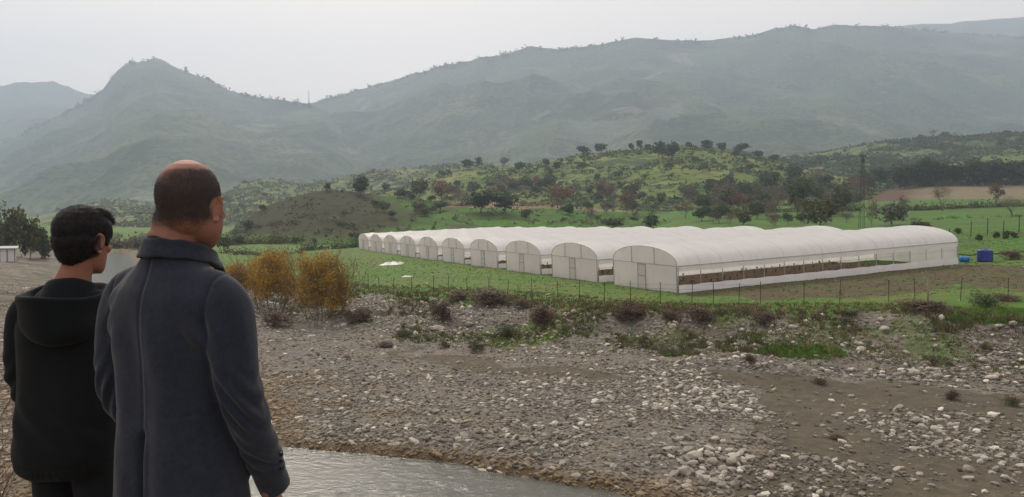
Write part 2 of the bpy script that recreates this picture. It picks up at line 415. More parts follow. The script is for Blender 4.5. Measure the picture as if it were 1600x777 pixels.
def ground_material():
    t = NT('ground_soil_grass'); P = t.pos()
    n1 = t.noise(.35, 6, .6, P); n2 = t.noise(2.4, 5, .65, P); n3 = t.noise(11, 5, .7, P)
    # gravelly bed
    vor = t.new('ShaderNodeTexVoronoi'); vor.inputs['Scale'].default_value = 7.5; t.link(P, vor.inputs['Vector'])
    vc = t.new('ShaderNodeSeparateColor'); t.link(vor.outputs['Color'], vc.inputs[0])
    stone = t.ramp(vc.outputs[0], (0, (.085, .078, .07)), (.5, (.17, .16, .145)), (1, (.33, .315, .29)))
    vd = t.ramp(vor.outputs['Distance'], (.0, 1.0), (.45, .85), (.8, .35))
    stone = t.mix(1.0, stone, vd, 'MULTIPLY')
    fines = t.ramp(n2, (.3, (.078, .071, .061)), (.7, (.15, .138, .118)))
    bed = t.mix(t.ramp(n3, (.38, 0.0), (.6, .85)), fines, stone)
    bed = t.mix(t.ramp(n1, (.42, .0), (.66, .55)), bed, t.mix(.55, bed, (.21, .155, .095)))
    dirt = t.ramp(n2, (.25, (.060, .052, .037)), (.55, (.096, .083, .060)), (.8, (.145, .126, .095)))
    dirt = t.mix(t.ramp(n1, (.4, 0.), (.62, .8)), dirt, t.mix(.5, dirt, (.065, .055, .048)))
    grass = t.ramp(n3, (.3, (.034, .078, .010)), (.55, (.075, .15, .022)), (.8, (.13, .195, .040)))
    patch = t.noise(.16, 5, .62, P)
    grass = t.mix(t.ramp(patch, (.46, 0.), (.62, .75)), grass, t.mix(.5, grass, (.15, .12, .06)))
    lushc = t.ramp(n3, (.3, (.028, .085, .010)), (.7, (.075, .19, .022)))
    lushc = t.mix(t.ramp(n2, (.5, 0.), (.75, .5)), lushc, (.09, .14, .03))
    plow = t.ramp(n2, (.3, (.048, .035, .022)), (.6, (.092, .066, .040)), (.8, (.145, .11, .068)))
    plow = t.mix(t.ramp(n1, (.5, 0.), (.6, .6)), plow, (.06, .085, .025))
    dry = t.ramp(n2, (.3, (.10, .075, .045)), (.7, (.2, .16, .09)))
    shore = t.ramp(n2, (.3, (.095, .08, .062)), (.55, (.18, .16, .13)), (.8, (.28, .255, .215)))
    mp = t.new('ShaderNodeMapping'); mp.inputs['Scale'].default_value = (.05, .55, 1); mp.inputs['Rotation'].default_value = (0, 0, .35); t.link(P, mp.inputs[0])
    shore = t.mix(t.ramp(t.noise(1.6, 6, .65, mp.outputs[0], .6), (.42, 0.), (.58, .8)), shore, (.062, .056, .042))
    c = t.mix(t.attr('shore'), bed, shore)
    c = t.mix(t.ramp(t.math('ADD', t.attr('dirt'), t.math('MULTIPLY', t.math('SUBTRACT', n2, .5), 1.1)), (.3, 0.), (.7, 1.)), c, dirt)
    wetc = t.mix(.62, c, (.13, .085, .035))
    c = t.mix(t.attr('wet'), c, wetc)
    gm = t.math('ADD', t.attr('grass'), t.math('MULTIPLY', t.math('SUBTRACT', n3, .5), .9))
    c = t.mix(t.ramp(gm, (.38, 0.), (.62, 1.)), c, grass)
    n0 = t.noise(.09, 5, .65, P)
    lushc = t.mix(t.ramp(n0, (.44, 0.), (.60, .85)), lushc, (.065, .085, .026))
    lushc = t.mix(t.ramp(n1, (.5, 0.), (.7, .6)), lushc, (.04, .075, .014))
    c = t.mix(t.attr('lush'), c, lushc)
    pm = t.math('ADD', t.attr('plow'), t.math('MULTIPLY', t.math('SUBTRACT', n2, .5), .9))
    c = t.mix(t.ramp(pm, (.4, 0.), (.65, .92)), c, plow)
    c = t.mix(t.attr('dry'), c, dry)
    t.base(c); t.setp(Roughness=.92); t.bsdf.inputs['Specular IOR Level'].default_value = .15
    h = t.math('ADD', n3, t.math('MULTIPLY', n2, 1.5))
    t.bump(h, .55, .08)
    return t.m
M_GROUND = ground_material()
az_s = .95 * np.exp(np.linspace(0, math.log(60), 46))
az_f = np.concatenate([-az_s[::-1], np.linspace(-.94, .94, 760), az_s])
# front part of the sheet (bearing grid) and a coarse part behind the camera share one object
Dn = np.concatenate([np.linspace(2.6, 16, 70), np.linspace(16.1, 60, 330)[0:], 60 * np.exp(np.linspace(0.004, math.log(4500 / 60.), 330))])
V1, F1, A1 = polar_grid('g', G, Dn, az_f, cover, True)
xs = np.concatenate([-np.exp(np.linspace(math.log(3900), math.log(14), 20)), np.linspace(-13, 13, 53), np.exp(np.linspace(math.log(14), math.log(3900), 20))])
ysb = np.concatenate([-np.exp(np.linspace(math.log(1300), math.log(6), 16)), np.linspace(-5, 2.6, 26)])
YB, XB = np.meshgrid(ysb, xs, indexing='ij'); ZB = G(XB, YB)
VB = np.stack([XB, YB, ZB], -1).reshape(-1, 3); ib = np.arange(XB.size).reshape(XB.shape)
FB = np.stack([ib[:-1, :-1], ib[:-1, 1:], ib[1:, 1:], ib[1:, :-1]], -1).reshape(-1, 4) + len(V1)
AB = cover(XB, YB, ZB); AB['dry'][:] = 1; AB['grass'][:] = 0; AB['lush'][:] = 0; AB['plow'][:] = 0; AB['dirt'][:] = 0; AB['wet'][:] = 0; AB['shore'][:] = 0
gm = mesh_np('ground', np.vstack([V1, VB]), np.vstack([F1, FB]), True, {k: np.concatenate([A1[k], AB[k].reshape(-1)]) for k in A1})
ground = link('ground', gm, None, M_GROUND)
tag(ground, 'stony riverbed, earth bank and green field of the valley floor', 'ground', kind='structure')

# ---- hills and mountains
def hill_material(name, dark, mid, light, bush, dot=0.35, dotmix=.8, rock=None, patch=0.02, coarse=0.012, detail_bump=.5):
    t = NT(name); P = t.pos()
    a = t.noise(patch, 6, .6, P); b = t.noise(patch * 9, 5, .65, P); c_ = t.noise(coarse, 4, .55, P)
    col = t.ramp(a, (.32, dark), (.5, mid), (.68, light))
    col = t.mix(t.math('MULTIPLY', b, .8), col, t.mix(1.0, col, (1.5, 1.45, 1.3), 'MULTIPLY'))
    vor = t.new('ShaderNodeTexVoronoi'); vor.inputs['Scale'].default_value = dot; t.link(P, vor.inputs['Vector'])
    d = t.math('SUBTRACT', t.math('ADD', .62, t.math('MULTIPLY', t.math('SUBTRACT', c_, .5), 1.6)), vor.outputs['Distance'])
    m = t.ramp(d, (.10, 0.), (.22, 1.))
    col = t.mix(t.math('MULTIPLY', m, dotmix), col, bush)
    if rock:
        r = t.noise(patch * .55, 6, .7, P, 0.8)
        rr = t.ramp(r, (.60, 0.), (.66, .75))
        col = t.mix(rr, col, rock)
        ra = t.attr('scree'); col = t.mix(t.ramp(t.math('ADD', ra, t.math('MULTIPLY', t.math('SUBTRACT', b, .5), 1.2)), (.5, 0.), (.8, .4)), col, rock)
    t.base(col); t.setp(Roughness=.95); t.bsdf.inputs['Specular IOR Level'].default_value = .1
    t.bump(t.math('ADD', b, t.math('MULTIPLY', m, .7)), detail_bump, 2.0)
    return t.m
def hill(name, lay, mat, nd, na, label, a0=None, a1=None, beyond=1.0, attrs=None):
    p0, p1 = lay.sil[0][0], lay.sil[-1][0]
    dd = np.concatenate([lay.Df * (1 - lay.Dvar) + (lay.Dc * (1 + lay.Dvar) - lay.Df * (1 - lay.Dvar)) * np.linspace(-0.02, 1, nd), lay.Dc * (1 + lay.Dvar) * np.linspace(1.005, beyond + .15, 22)])
    aa = (np.linspace(max(p0, -420), min(p1, 2020), na) - 800) / F
    V, Fq, A = polar_grid(name, lay.z, dd, aa, attrs)
    o = link(name, mesh_np(name, V, Fq, True, A), None, mat)
    return tag(o, label, 'hill', kind='structure')
def cov_a(X, Y, Z):
    px = pxof(X, Y); py = pyof(X, Y, Z); k = fbm(X * .06, Y * .06, 4, 90); 
    return dict(brown=in_poly(px + 30 * k, py + 6 * k, [(700, 300), (1120, 300), (1120, 331), (900, 330), (700, 324)]).astype(float),
                dark=sstep(690, 560, px + 60 * k) * sstep(385, 350, py + 16 * k),
                soil=in_poly(px + 30 * k, py + 8 * k, [(1060, 330), (1330, 330), (1330, 352), (1200, 356), (1040, 352)]).astype(float))
def mat_ha():
    t = NT('near_hill_grass'); P = t.pos()
    n1 = t.noise(.09, 6, .6, P); n2 = t.noise(.6, 5, .65, P); n3 = t.noise(2.5, 4, .7, P)
    g = t.ramp(n2, (.3, (.034, .090, .012)), (.6, (.068, .155, .022)), (.8, (.12, .20, .036)))
    g = t.mix(t.ramp(n1, (.45, 0.), (.62, .8)), g, (.062, .068, .03))
    dk = t.ramp(n2, (.3, (.024, .025, .011)), (.6, (.046, .044, .021)), (.8, (.078, .062, .034)))
    g = t.mix(t.attr('dark'), g, dk)
    br = t.ramp(n2, (.3, (.15, .10, .055)), (.7, (.24, .19, .11)))
    g = t.mix(t.attr('brown'), g, br)
    g = t.mix(t.attr('soil'), g, t.ramp(n2, (.3, (.07, .045, .03)), (.7, (.14, .1, .065))))
    g = t.mix(t.math('MULTIPLY', t.ramp(n3, (.52, 0.), (.66, 1.)), .45), g, (.02, .03, .012))
    t.base(g); t.setp(Roughness=.95); t.bsdf.inputs['Specular IOR Level'].default_value = .05; t.bump(n2, .35, .5)
    return t.m
hill('hill', HA, mat_ha(), 150, 520, 'green slope with a dark shoulder behind the greenhouses', attrs=cov_a)
def cov_e(X, Y, Z):
    px = pxof(X, Y); k = fbm(X * .03, Y * .03, 4, 97); py = pyof(X, Y, Z)
    return dict(red=sstep(1470, 1400, px + 60 * k) , green=sstep(314, 320, py + 10 * k))
def mat_he():
    t = NT('ploughed_field'); P = t.pos(); n2 = t.noise(.5, 5, .65, P); n1 = t.noise(.05, 4, .6, P)
    c = t.ramp(n2, (.3, (.115, .10, .062)), (.7, (.19, .168, .108)))
    c = t.mix(t.attr('red'), c, t.ramp(n2, (.3, (.072, .048, .033)), (.7, (.12, .08, .054))))
    c = t.mix(t.attr('green'), c, t.ramp(n2, (.3, (.045, .07, .02)), (.7, (.09, .12, .04))))
    t.base(c); t.setp(Roughness=.95); t.bsdf.inputs['Specular IOR Level'].default_value = .05; t.bump(n2, .5, .4); return t.m
hill('ploughed_field', HE, mat_he(), 60, 200, 'brown and reddish ploughed field below the poplar row', attrs=cov_e)
M_HB = hill_material('scrub_hill', (.050, .074, .020), (.085, .118, .028), (.15, .155, .052), (.022, .042, .013), .16, .75, None, .035, .02)
hill('hill', HB, M_HB, 160, 520, 'scrubby green middle hill dotted with trees')
M_HC = hill_material('scrub_hill_far', (.055, .076, .024), (.085, .115, .034), (.145, .15, .058), (.018, .036, .013), .12, .8, None, .02, .012)
hill('hill', HC, M_HC, 160, 420, 'wooded low hill on the right behind the poplar row')
hill('hill', HD, M_HC, 140, 420, 'hazy green low hills on the left beyond the river')
def cov_m(X, Y, Z):
    px = pxof(X, Y); py = pyof(X, Y, Z); k = fbm(X * .01, Y * .01, 4, 95)
    s = in_poly(px + 40 * k, py + 14 * k, [(860, 215), (930, 186), (1000, 182), (1052, 150), (1062, 185), (990, 200), (920, 222)]) | in_poly(px + 20 * k, py + 10 * k, [(832, 190), (850, 172), (862, 176), (848, 196)])
    return dict(scree=s.astype(float))
M_M = hill_material('mountain_scrub', (.026, .046, .018), (.040, .062, .023), (.075, .088, .040), (.011, .026, .009), .085, .8, (.15, .147, .125), .006, .005, .7)
hill('mountain', M1, M_M, 90, 260, 'farthest hazy ridge at the left edge', attrs=cov_m)
hill('mountain', M2, M_M, 240, 520, 'pointed hazy mountain with a rocky summit', attrs=cov_m)
hill('mountain', M3, M_M, 260, 620, 'long wooded mountain ridge filling the right', attrs=cov_m)
hill('mountain', M4, M_M, 60, 220, 'paler ridge showing behind at the right edge', attrs=cov_m)

# ---- water
def water():
    ys = np.concatenate([np.linspace(5, 60, 111), np.linspace(61, 168, 60)])
    V = []; rows = []
    for y in ys:
        l = (I(min(y, 165), RIV_L) - 800) / F * min(y, 165) - 2.5; r = (I(min(y, 165), RIV_R) - 800) / F * min(y, 165) + 2.5
        rows.append([len(V) + i for i in range(25)])
        for i in range(25): V.append((l + (r - l) * i / 24, y, WATER_Z))
    Fq = [(a[i], a[i + 1], b[i + 1], b[i]) for a, b in zip(rows[:-1], rows[1:]) for i in range(24)]
    t = NT('river_water'); P = t.pos()
    mp = t.new('ShaderNodeMapping'); mp.inputs['Scale'].default_value = (1, 1.6, 1); t.link(P, mp.inputs[0])
    n = t.noise(2.2, 6, .65, mp.outputs[0], 1.2); n2 = t.noise(.35, 3, .5, P)
    t.base(t.mix(n2, (.055, .06, .05), (.10, .10, .085)))
    t.setp(Roughness=.07, IOR=1.33); t.bsdf.inputs['Specular IOR Level'].default_value = .5
    t.bump(t.math('ADD', n, t.math('MULTIPLY', t.noise(12, 3, .6, P), .45)), .5, .06)
    o = link('water', mesh_np('water', V, Fq, True), None, t.m)
    tag(o, 'shallow grey river reflecting the overcast sky', 'water', kind='structure')
water()

# ---- haze: one closed box around the scene
def haze():
    b = MB(); x0, x1, y0, y1, z0, z1 = -5100, 5100, -1500, 4800, -40, 1110
    b.box(((x0 + x1) / 2, (y0 + y1) / 2, (z0 + z1) / 2), (x1 - x0, y1 - y0, z1 - z0))
    t = NT('haze_air'); t.n.remove(t.bsdf)
    v = t.new('ShaderNodeVolumePrincipled')
    v.inputs['Color'].default_value = (.535, .635, .79, 1); v.inputs['Density'].default_value = HAZE_D
    v.inputs['Anisotropy'].default_value = 0.2
    t.link(v.outputs[0], t.out.inputs['Volume'])
    o = b.build('haze', t.m)
    tag(o, 'blue grey haze filling the valley and veiling the mountains', 'haze', kind='stuff')
HAZE_D = 0.00033
haze()
# ------------------------------------------------------------------ greenhouses
def mat_film(name, c=(.88, .88, .89), tr=.55, ribs=False):
    t = NT(name)
    nz = t.noise(.9, 4, .55, t.obj()); n2 = t.noise(9, 3, .6, t.obj())
    col = t.mix(nz, tuple(x * .86 for x in c), c)
    mp = t.new('ShaderNodeMapping'); mp.inputs['Scale'].default_value = (.25, 2.6, .25); t.link(t.obj(), mp.inputs[0])
    col = t.mix(t.ramp(t.noise(1.4, 5, .7, mp.outputs[0]), (.5, 0.), (.75, .3)), col, (.52, .49, .44))      # dust runs down the film
    if ribs:
        sx = t.new('ShaderNodeSeparateXYZ'); t.link(t.obj(), sx.inputs[0])
        fr = t.math('PINGPONG', sx.outputs[1], 30.2 / 30); rb = t.ramp(fr, (0.0, 1.), (.05, .0)); col = t.mix(t.math('MULTIPLY', rb, .45), col, (.42, .42, .43))
    t.base(col); t.setp(Roughness=.42); t.bsdf.inputs['Specular IOR Level'].default_value = .35
    t.bump(t.math('ADD', nz, t.math('MULTIPLY', n2, .2)), .35, .06)
    s = t.new('ShaderNodeBsdfTranslucent'); t.link(col, s.inputs[0])
    mx = t.new('ShaderNodeMixShader'); mx.inputs[0].default_value = tr
    t.link(t.bsdf.outputs[0], mx.inputs[1]); t.link(s.outputs[0], mx.inputs[2]); t.link(mx.outputs[0], t.out.inputs['Surface'])
    return t.m
M_FILM = mat_film('white_film', (.90, .905, .92), .5, True); M_FILM2 = mat_film('end_film', (.93, .91, .895), .7)
M_WALLF = mat_film('side_film', (.92, .91, .90), .72); M_SKIRT = mat_film('skirt_film', (.74, .74, .76), .2)
M_STEEL = mat_simple('galvanised_tube', (.36, .36, .365), .5, .6, .15, 4)
M_SOIL = mat_simple('greenhouse_soil', (.125, .085, .055), .95, 0, .45, 1.2, .6, .1)
M_GREEN = mat_simple('seedling_green', (.06, .11, .03), .8, 0, .3, 3)
GW, GE, GR, GL = 4.35, 2.0, 1.35, 30.2      # half width, eave height, arch rise, length
def arch(u):                                  # u -1..1 across
    a = (u + 1) / 2 * math.pi
    return -GW * math.cos(a) * (1 if True else 1), GE + GR * (math.sin(a) ** 0.86)
def make_greenhouse():
    g = empty('tunnel_greenhouse')
    nu, bays = 28, 15
    nl = bays * 4
    V = []; Fq = []
    for j in range(nl + 1):
        y = GL * j / nl; ph = (j % 4) / 4.0
        sag = 0.10 * math.sin(math.pi * ph) ** 1.0
        big = 0.085 * abs(math.sin(j / nl * math.pi * 7.5)) + .02 * math.sin(j * .37)
        for i in range(nu + 1):
            x, z = arch(-1 + 2 * i / nu)
            w = math.sin(math.pi * i / nu)
            k = 1 - (sag * w + 0) / 2.6
            V.append((x * (k * .5 + .5), y, GE + (z - GE) * (1 - sag * .55 * w) + big * w))
    for j in range(nl):
        for i in range(nu):
            a = j * (nu + 1) + i; Fq.append((a, a + 1, a + nu + 2, a + nu + 1))
    link('roof_film', mesh_np('roof_film', V, Fq, True), g, M_FILM)
    # end walls
    for y, nm in ((-.01, 'end_wall'), (GL + .01, 'end_wall')):
        V = [(-GW, y, -.25), (GW, y, -.25)] + [(arch(1 - 2 * i / nu)[0], y, arch(1 - 2 * i / nu)[1]) for i in range(nu + 1)]
        V2 = [(x, yy + (.02 if y > 1 else -.02), z) for x, yy, z in V]
        n = len(V)
        f = [tuple(range(n)), tuple(range(2 * n - 1, n - 1, -1))] + [(i, i + n, (i + 1) % n + n, (i + 1) % n) for i in range(n)]
        w = MB().add(V + V2, f).build(nm, M_FILM2, g)
        fr = MB()
        s = -1 if y < 1 else 1
        yy = y + s * .045
        fr.tube([(arch(-1 + 2 * i / nu)[0], yy, arch(-1 + 2 * i / nu)[1]) for i in range(nu + 1)], .024, 6)
        fr.box((0, yy, GE), (2 * GW, .04, .035))
        for x in (-GW + .03, GW - .03): fr.box((x, yy, GE / 2 - .1), (.06, .05, GE + .2))
        for x in (-1.55, 1.55): fr.box((x, yy + .001, (GE + arch(x / GW * .78)[1]) / 2), (.035, .04, arch(x / GW * .78)[1] - GE - .04))
        fr.build('wall_frame', M_STEEL, w)
    d = empty_part('door', g, (-.15, -.075, 0))
    MB().box((0, 0, .95), (1.05, .02, 1.9)).build('door_panel', M_FILM2, d)
    df = MB()
    for x in (-.53, .53): df.box((x, -.012, .97), (.045, .045, 1.94))
    df.box((0, -.012, 1.93), (1.1, .047, .045)); df.box((0, -.012, 1.02), (1.02, .043, .04))
    df.build('door_frame', M_STEEL, d)
    # closed far-side film
    sw = MB().box((-GW + .0, GL / 2, GE / 2 - .13), (.02, GL - .06, GE + .24)); sw.build('side_wall', M_WALLF, g)
    # open side: posts, rails, skirt
    for k in range(bays + 1):
        y = .06 + (GL - .12) * k / bays
        MB().box((GW, y, GE / 2 - .12), (.045, .045, GE + .2)).build('side_post', M_STEEL, g)
    rl = MB(); rl.tube([(GW + .055, 0, GE), (GW + .055, GL, GE)], .04, 6); rl.tube([(GW + .045, .1, 1.28), (GW + .045, GL - .1, 1.28)], .014, 5)
    rl.build('side_rail', M_STEEL, g)
    V = []; Fq = []
    for j in range(121):
        y = .04 + (GL - .08) * j / 120
        for z, o in ((-.28, .05), (.2, .075 + .03 * math.sin(j * 1.9)), (.56, .055 + .012 * math.sin(j * 1.1)), (.60, .05)):
            V.append((GW + o, y, z + (.02 * math.sin(j * .8) if z > .5 else 0)))
    for j in range(120):
        for i in range(3): a = j * 4 + i; Fq.append((a, a + 4, a + 5, a + 1))
    link('side_skirt', mesh_np('side_skirt', V, Fq, True), g, M_SKIRT)
    V = []; Fq = []
    for j in range(121):
        y = .05 + (GL - .1) * j / 120
        for z, o in ((GE - .03, .03), (GE - .2, .05 + .01 * math.sin(j * .9)), (1.62 + .03 * math.sin(j * .33) + .02 * math.sin(j * 1.7), .06), (1.58 + .03 * math.sin(j * .33), .035)): V.append((GW + o, y, z))
    for j in range(120):
        for i in range(3): a = j * 4 + i; Fq.append((a, a + 4, a + 5, a + 1))
    link('rolled_curtain', mesh_np('rolled_curtain', V, Fq, True), g, M_WALLF)
    # soil beds inside
    V = []; Fq = []; nx, ny = 60, 100
    for j in range(ny + 1):
        for i in range(nx + 1):
            x = -GW + .12 + (2 * GW - .24) * i / nx; y = .3 + (GL - 6.5) * j / ny
            V.append((x, y, .10 + .12 * abs(math.sin(x * 2.2)) + .03 * math.sin(x * 17 + y * 5) + .03 * random.random()))
    for j in range(ny):
        for i in range(nx): a = j * (nx + 1) + i; Fq.append((a, a + 1, a + nx + 2, a + nx + 1))
    link('soil_bed', mesh_np('soil_bed', V, Fq, True), g, M_SOIL)
    pl = MB()
    for _ in range(110):
        x = random.choice((-2.9, -1.4, 0, 1.4, 2.9)) + random.uniform(-.12, .12); y = random.uniform(.8, GL - 7)
        h = random.uniform(.08, .3)
        for q in range(4):
            a = random.uniform(0, 6.28); pl.tube([(x, y, .28), (x + .07 * math.cos(a), y + .07 * math.sin(a), .28 + h)], [.02, .035], 3)
    tag(pl.build('seedlings', M_GREEN, g), kind='stuff')
    # inner hoops seen through the open side
    for k in range(1, bays):
        y = GL * k / bays
    return g
def empty_part(name, parent, loc):
    o = bpy.data.objects.new(name, None); COL.objects.link(o); o.parent = parent; o.location = loc; o.empty_display_size = .1; return o
ORD = ['first', 'second', 'third', 'fourth', 'fifth', 'sixth', 'seventh', 'eighth', 'ninth', 'tenth']
gh = make_greenhouse()
D_ALONG = Vector((.915, .403)); ang = math.atan2(D_ALONG.y, D_ALONG.x) - math.pi / 2
GH = []
for k in range(10):
    x0 = 10.3 - 4.55 * k; y0 = 57.2 + 10.55 * k
    o = gh if k == 0 else copy_tree(gh)
    c0 = field_plane(x0, y0); c1 = field_plane(x0 + .915 * GL, y0 + .403 * GL)
    o.location = (x0, y0, float(c0) + .02)
    o.rotation_euler = Euler((math.atan2(float(c1 - c0), GL), 0, ang), 'XYZ')
    if k == 0: lb = 'nearest and rightmost white tunnel greenhouse, its open side showing brown soil beds'
    elif k == 9: lb = 'farthest and leftmost white tunnel greenhouse in the row'
    else: lb = 'white tunnel greenhouse, %s from the near right end of the row' % ORD[k]
    tag(o, lb, 'greenhouse', 'white tunnel greenhouses standing in a row')
    GH.append(o)
# ------------------------------------------------------------------ plants
def quads(C, N, S, asp=1.0, seed=0):
    """leaf quads: centres C, facing N, size S"""
    n = len(C); r = np.random.default_rng(seed)
    N = N / (np.linalg.norm(N, axis=1, keepdims=True) + 1e-9)
    a = np.cross(N, r.normal(size=(n, 3))); a /= (np.linalg.norm(a, axis=1, keepdims=True) + 1e-9)
    b = np.cross(N, a)
    S = np.asarray(S).reshape(-1, 1)
    V = np.stack([C - a * S * asp - b * S * .2, C + b * S * -1 * .9, C + a * S * asp + b * S * .1, C + b * S], 1).reshape(-1, 3)
    return V, np.arange(4 * n).reshape(-1, 4)
def crown(name, lobes, nclump, nleaf, leaf, spread, seed, asp=1.0, hollow=.55, up=0.3):
    """crown of leaf clumps spread through the volume of several lobes (cx,cy,cz,rx,ry,rz)"""
    r = np.random.default_rng(seed)
    vol = np.array([l[3] * l[4] * l[5] for l in lobes]) ** .67; vol /= vol.sum()
    li = r.choice(len(lobes), nclump, p=vol); L = np.array(lobes)[li]
    d = r.normal(size=(nclump, 3)); d /= np.linalg.norm(d, axis=1, keepdims=True)
    rad = (hollow + (1 - hollow) * r.random(nclump) ** .5)[:, None] * (1 + .16 * r.normal(size=(nclump, 1)))
    CC = L[:, :3] + d * rad * L[:, 3:]
    tint_c = r.random(nclump)
    C = np.repeat(CC, nleaf, 0) + r.normal(size=(nclump * nleaf, 3)) * spread * np.array([1, 1, .75])
    N = np.repeat(d, nleaf, 0) * .8 + r.normal(size=(nclump * nleaf, 3)) * .7; N[:, 2] += up
    S = leaf * (.6 + .8 * r.random(nclump * nleaf))
    V, Fq = quads(C, N, S, asp, seed)
    tint = np.clip(np.repeat(np.repeat(tint_c, nleaf), 4) + .15 * r.normal(size=nclump * nleaf * 4), 0, 1)
    return mesh_np(name, V, Fq, False, {'tint': tint})
def trunk_mesh(name, H, base, limbs, reach, seed, r0=.12, lean=.1, multi=1):
    rr = random.Random(seed); b = MB()
    for m in range(multi):
        a0 = rr.uniform(0, 6.28); off = 0.0 if multi == 1 else .25
        p = Vector((off * math.cos(a0), off * math.sin(a0), -.3)); pts = [p.copy()]; rad = [r0 * 1.25]
        d = Vector((lean * math.cos(a0), lean * math.sin(a0), 1))
        n = 6
        for i in range(n):
            p = p + d.normalized() * (H * .85 + .3) / n; d += Vector((rr.uniform(-.18, .18), rr.uniform(-.18, .18), 0))
            pts.append(p.copy()); rad.append(r0 * (1 - .8 * (i + 1) / n))
        b.tube(pts, rad, 7)
        for k in range(limbs):
            j = rr.randint(2, n - 1); q = pts[j].copy(); a = rr.uniform(0, 6.28); L = reach * rr.uniform(.6, 1.1)
            dd = Vector((math.cos(a), math.sin(a), rr.uniform(.35, 1.0))).normalized(); lp = [q.copy()]; lr = [rad[j] * .6]
            for i in range(4):
                q = q + dd * L / 4; dd += Vector((rr.uniform(-.25, .25), rr.uniform(-.25, .25), .12)); lp.append(q.copy()); lr.append(rad[j] * .6 * (1 - .85 * (i + 1) / 4))
            b.tube(lp, lr, 5)
    return b.mesh(name, True)
def twig_mesh(name, W, H, n, seed, r0=.02, depth=3, spread=.7, fork=3, center=0.25):
    """a bush of bare forking stems"""
    rr = random.Random(seed); b = MB(); 
    def grow(p, d, L, r, lev):
        pts = [p.copy()]; q = p.copy(); dd = d.copy()
        for i in range(3):
            q = q + dd * L / 3; dd = (dd + Vector((rr.uniform(-.22, .22), rr.uniform(-.22, .22), rr.uniform(-.08, .16)))).normalized(); pts.append(q.copy())
        b.tube(pts, [r, r * .8, r * .6, r * .4], 3, cap=False)
        if lev > 0:
            for k in range(fork):
                s = pts[rr.randint(1, 3)]
                nd = (dd + Vector((rr.uniform(-1, 1), rr.uniform(-1, 1), rr.uniform(-.3, .7))) * .75).normalized()
                grow(s.copy(), nd, L * rr.uniform(.5, .75), r * .55, lev - 1)
    for i in range(n):
        a = rr.uniform(0, 6.28); rad = W * center * math.sqrt(rr.random())
        d = Vector((math.cos(a) * spread * rr.random(), math.sin(a) * spread * rr.random(), 1)).normalized()
        grow(Vector((math.cos(a) * rad, math.sin(a) * rad, -.05)), d, H * rr.uniform(.45, .65), r0, depth)
    return b.mesh(name)
def lobes_round(w, h, z0, n, seed, sq=.6):
    r = np.random.default_rng(seed); out = [(0, 0, z0 + h * .5, w * .38, w * .38, h * .42)]
    for i in range(n):
        a = r.random() * 6.28; q = w * .26 * (0.5 + r.random() * .6)
        s = sq * (.6 + .5 * r.random())
        out.append((q * math.cos(a), q * math.sin(a), z0 + h * (.3 + .5 * r.random()), w * .5 * s, w * .5 * s, h * .45 * s))
    return out
M_BARK = mat_simple('bark', (.10, .075, .055), .9, 0, .35, 5)
M_BARKG = mat_simple('grey_bark', (.17, .15, .13), .9, 0, .3, 5)
M_OAK = mat_leaf('oak_leaf', (.020, .036, .012), (.072, .100, .030), .7)
M_OLV = mat_leaf('olive_leaf', (.040, .050, .018), (.115, .120, .045), .7)
M_RUST = mat_leaf('rust_leaf', (.075, .040, .025), (.19, .105, .060), .8)
M_BROWN = mat_leaf('brown_twig', (.060, .045, .034), (.15, .115, .085), .8)
M_DARKG = mat_leaf('dark_poplar', (.018, .026, .010), (.060, .068, .026), .5)
M_PALE = mat_leaf('pale_leaf', (.07, .085, .05), (.17, .18, .12), .8)
M_YEL = mat_leaf('yellow_leaf', (.10, .085, .022), (.56, .33, .055), .45, .35)
M_DRY = mat_leaf('dry_stem', (.05, .036, .028), (.15, .105, .075), 1.5, .1)
M_DKB = mat_leaf('dark_bush_leaf', (.022, .035, .016), (.07, .095, .04), 1.2)
M_TWIG = mat_simple('dry_twig', (.14, .095, .065), .9, 0, .4, 3)
KIND = {}   # name -> list of (crown mesh, trunk mesh, unit width, unit height)
def kind(nm, mat, bark, w, h, z0, variants, nclump, nleaf, leaf, spread, lobes=5, asp=1, hollow=.5, seed=0, limbs=6, r0=.13, multi=1, obj_name='tree', up=.3):
    out = []
    for v in range(variants):
        lb = lobes_round(w, h - z0, z0, lobes, seed + v * 7 + 1)
        cm = crown('crown', lb, nclump, nleaf, leaf, spread, seed + v, asp, hollow, up); cm.materials.append(mat)
        tm = trunk_mesh('trunk', h * .8, 0, limbs, w * .42, seed + v, r0, .12, multi); tm.materials.append(bark)
        out.append((cm, tm, w, h, obj_name))
    KIND[nm] = out
kind('oak', M_OAK, M_BARK, 5.0, 5.0, .9, 5, 110, 9, .22, .28, 6, seed=100)
kind('olive', M_OLV, M_BARK, 5.0, 4.4, .6, 5, 100, 9, .22, .30, 6, seed=200)
kind('rust', M_RUST, M_BARK, 5.0, 5.2, .9, 3, 95, 9, .18, .32, 6, asp=.6, hollow=.35, seed=300)
kind('brown', M_BROWN, M_BARKG, 5.0, 5.0, 1.0, 4, 95, 9, .17, .34, 6, asp=.35, hollow=.3, seed=400, limbs=10)
kind('poplar', M_DARKG, M_BARK, 4.6, 11.0, .6, 4, 220, 9, .26, .38, 7, hollow=.5, seed=500, limbs=8)
kind('pale', M_PALE, M_BARKG, 5.0, 3.6, .2, 2, 110, 10, .2, .28, 6, seed=600)
kind('shrub', M_OAK, M_BARK, 2.6, 1.7, .05, 4, 45, 8, .16, .18, 4, seed=700, r0=.05, obj_name='shrub')
kind('thicket', M_OLV, M_BARK, 5.0, 5.0, .05, 3, 150, 10, .20, .30, 7, seed=900, r0=.1)
kind('bare', M_BROWN, M_BARK, 5.4, 6.2, 1.8, 2, 150, 10, .12, .32, 7, asp=.3, hollow=.2, seed=800, limbs=16, r0=.17)
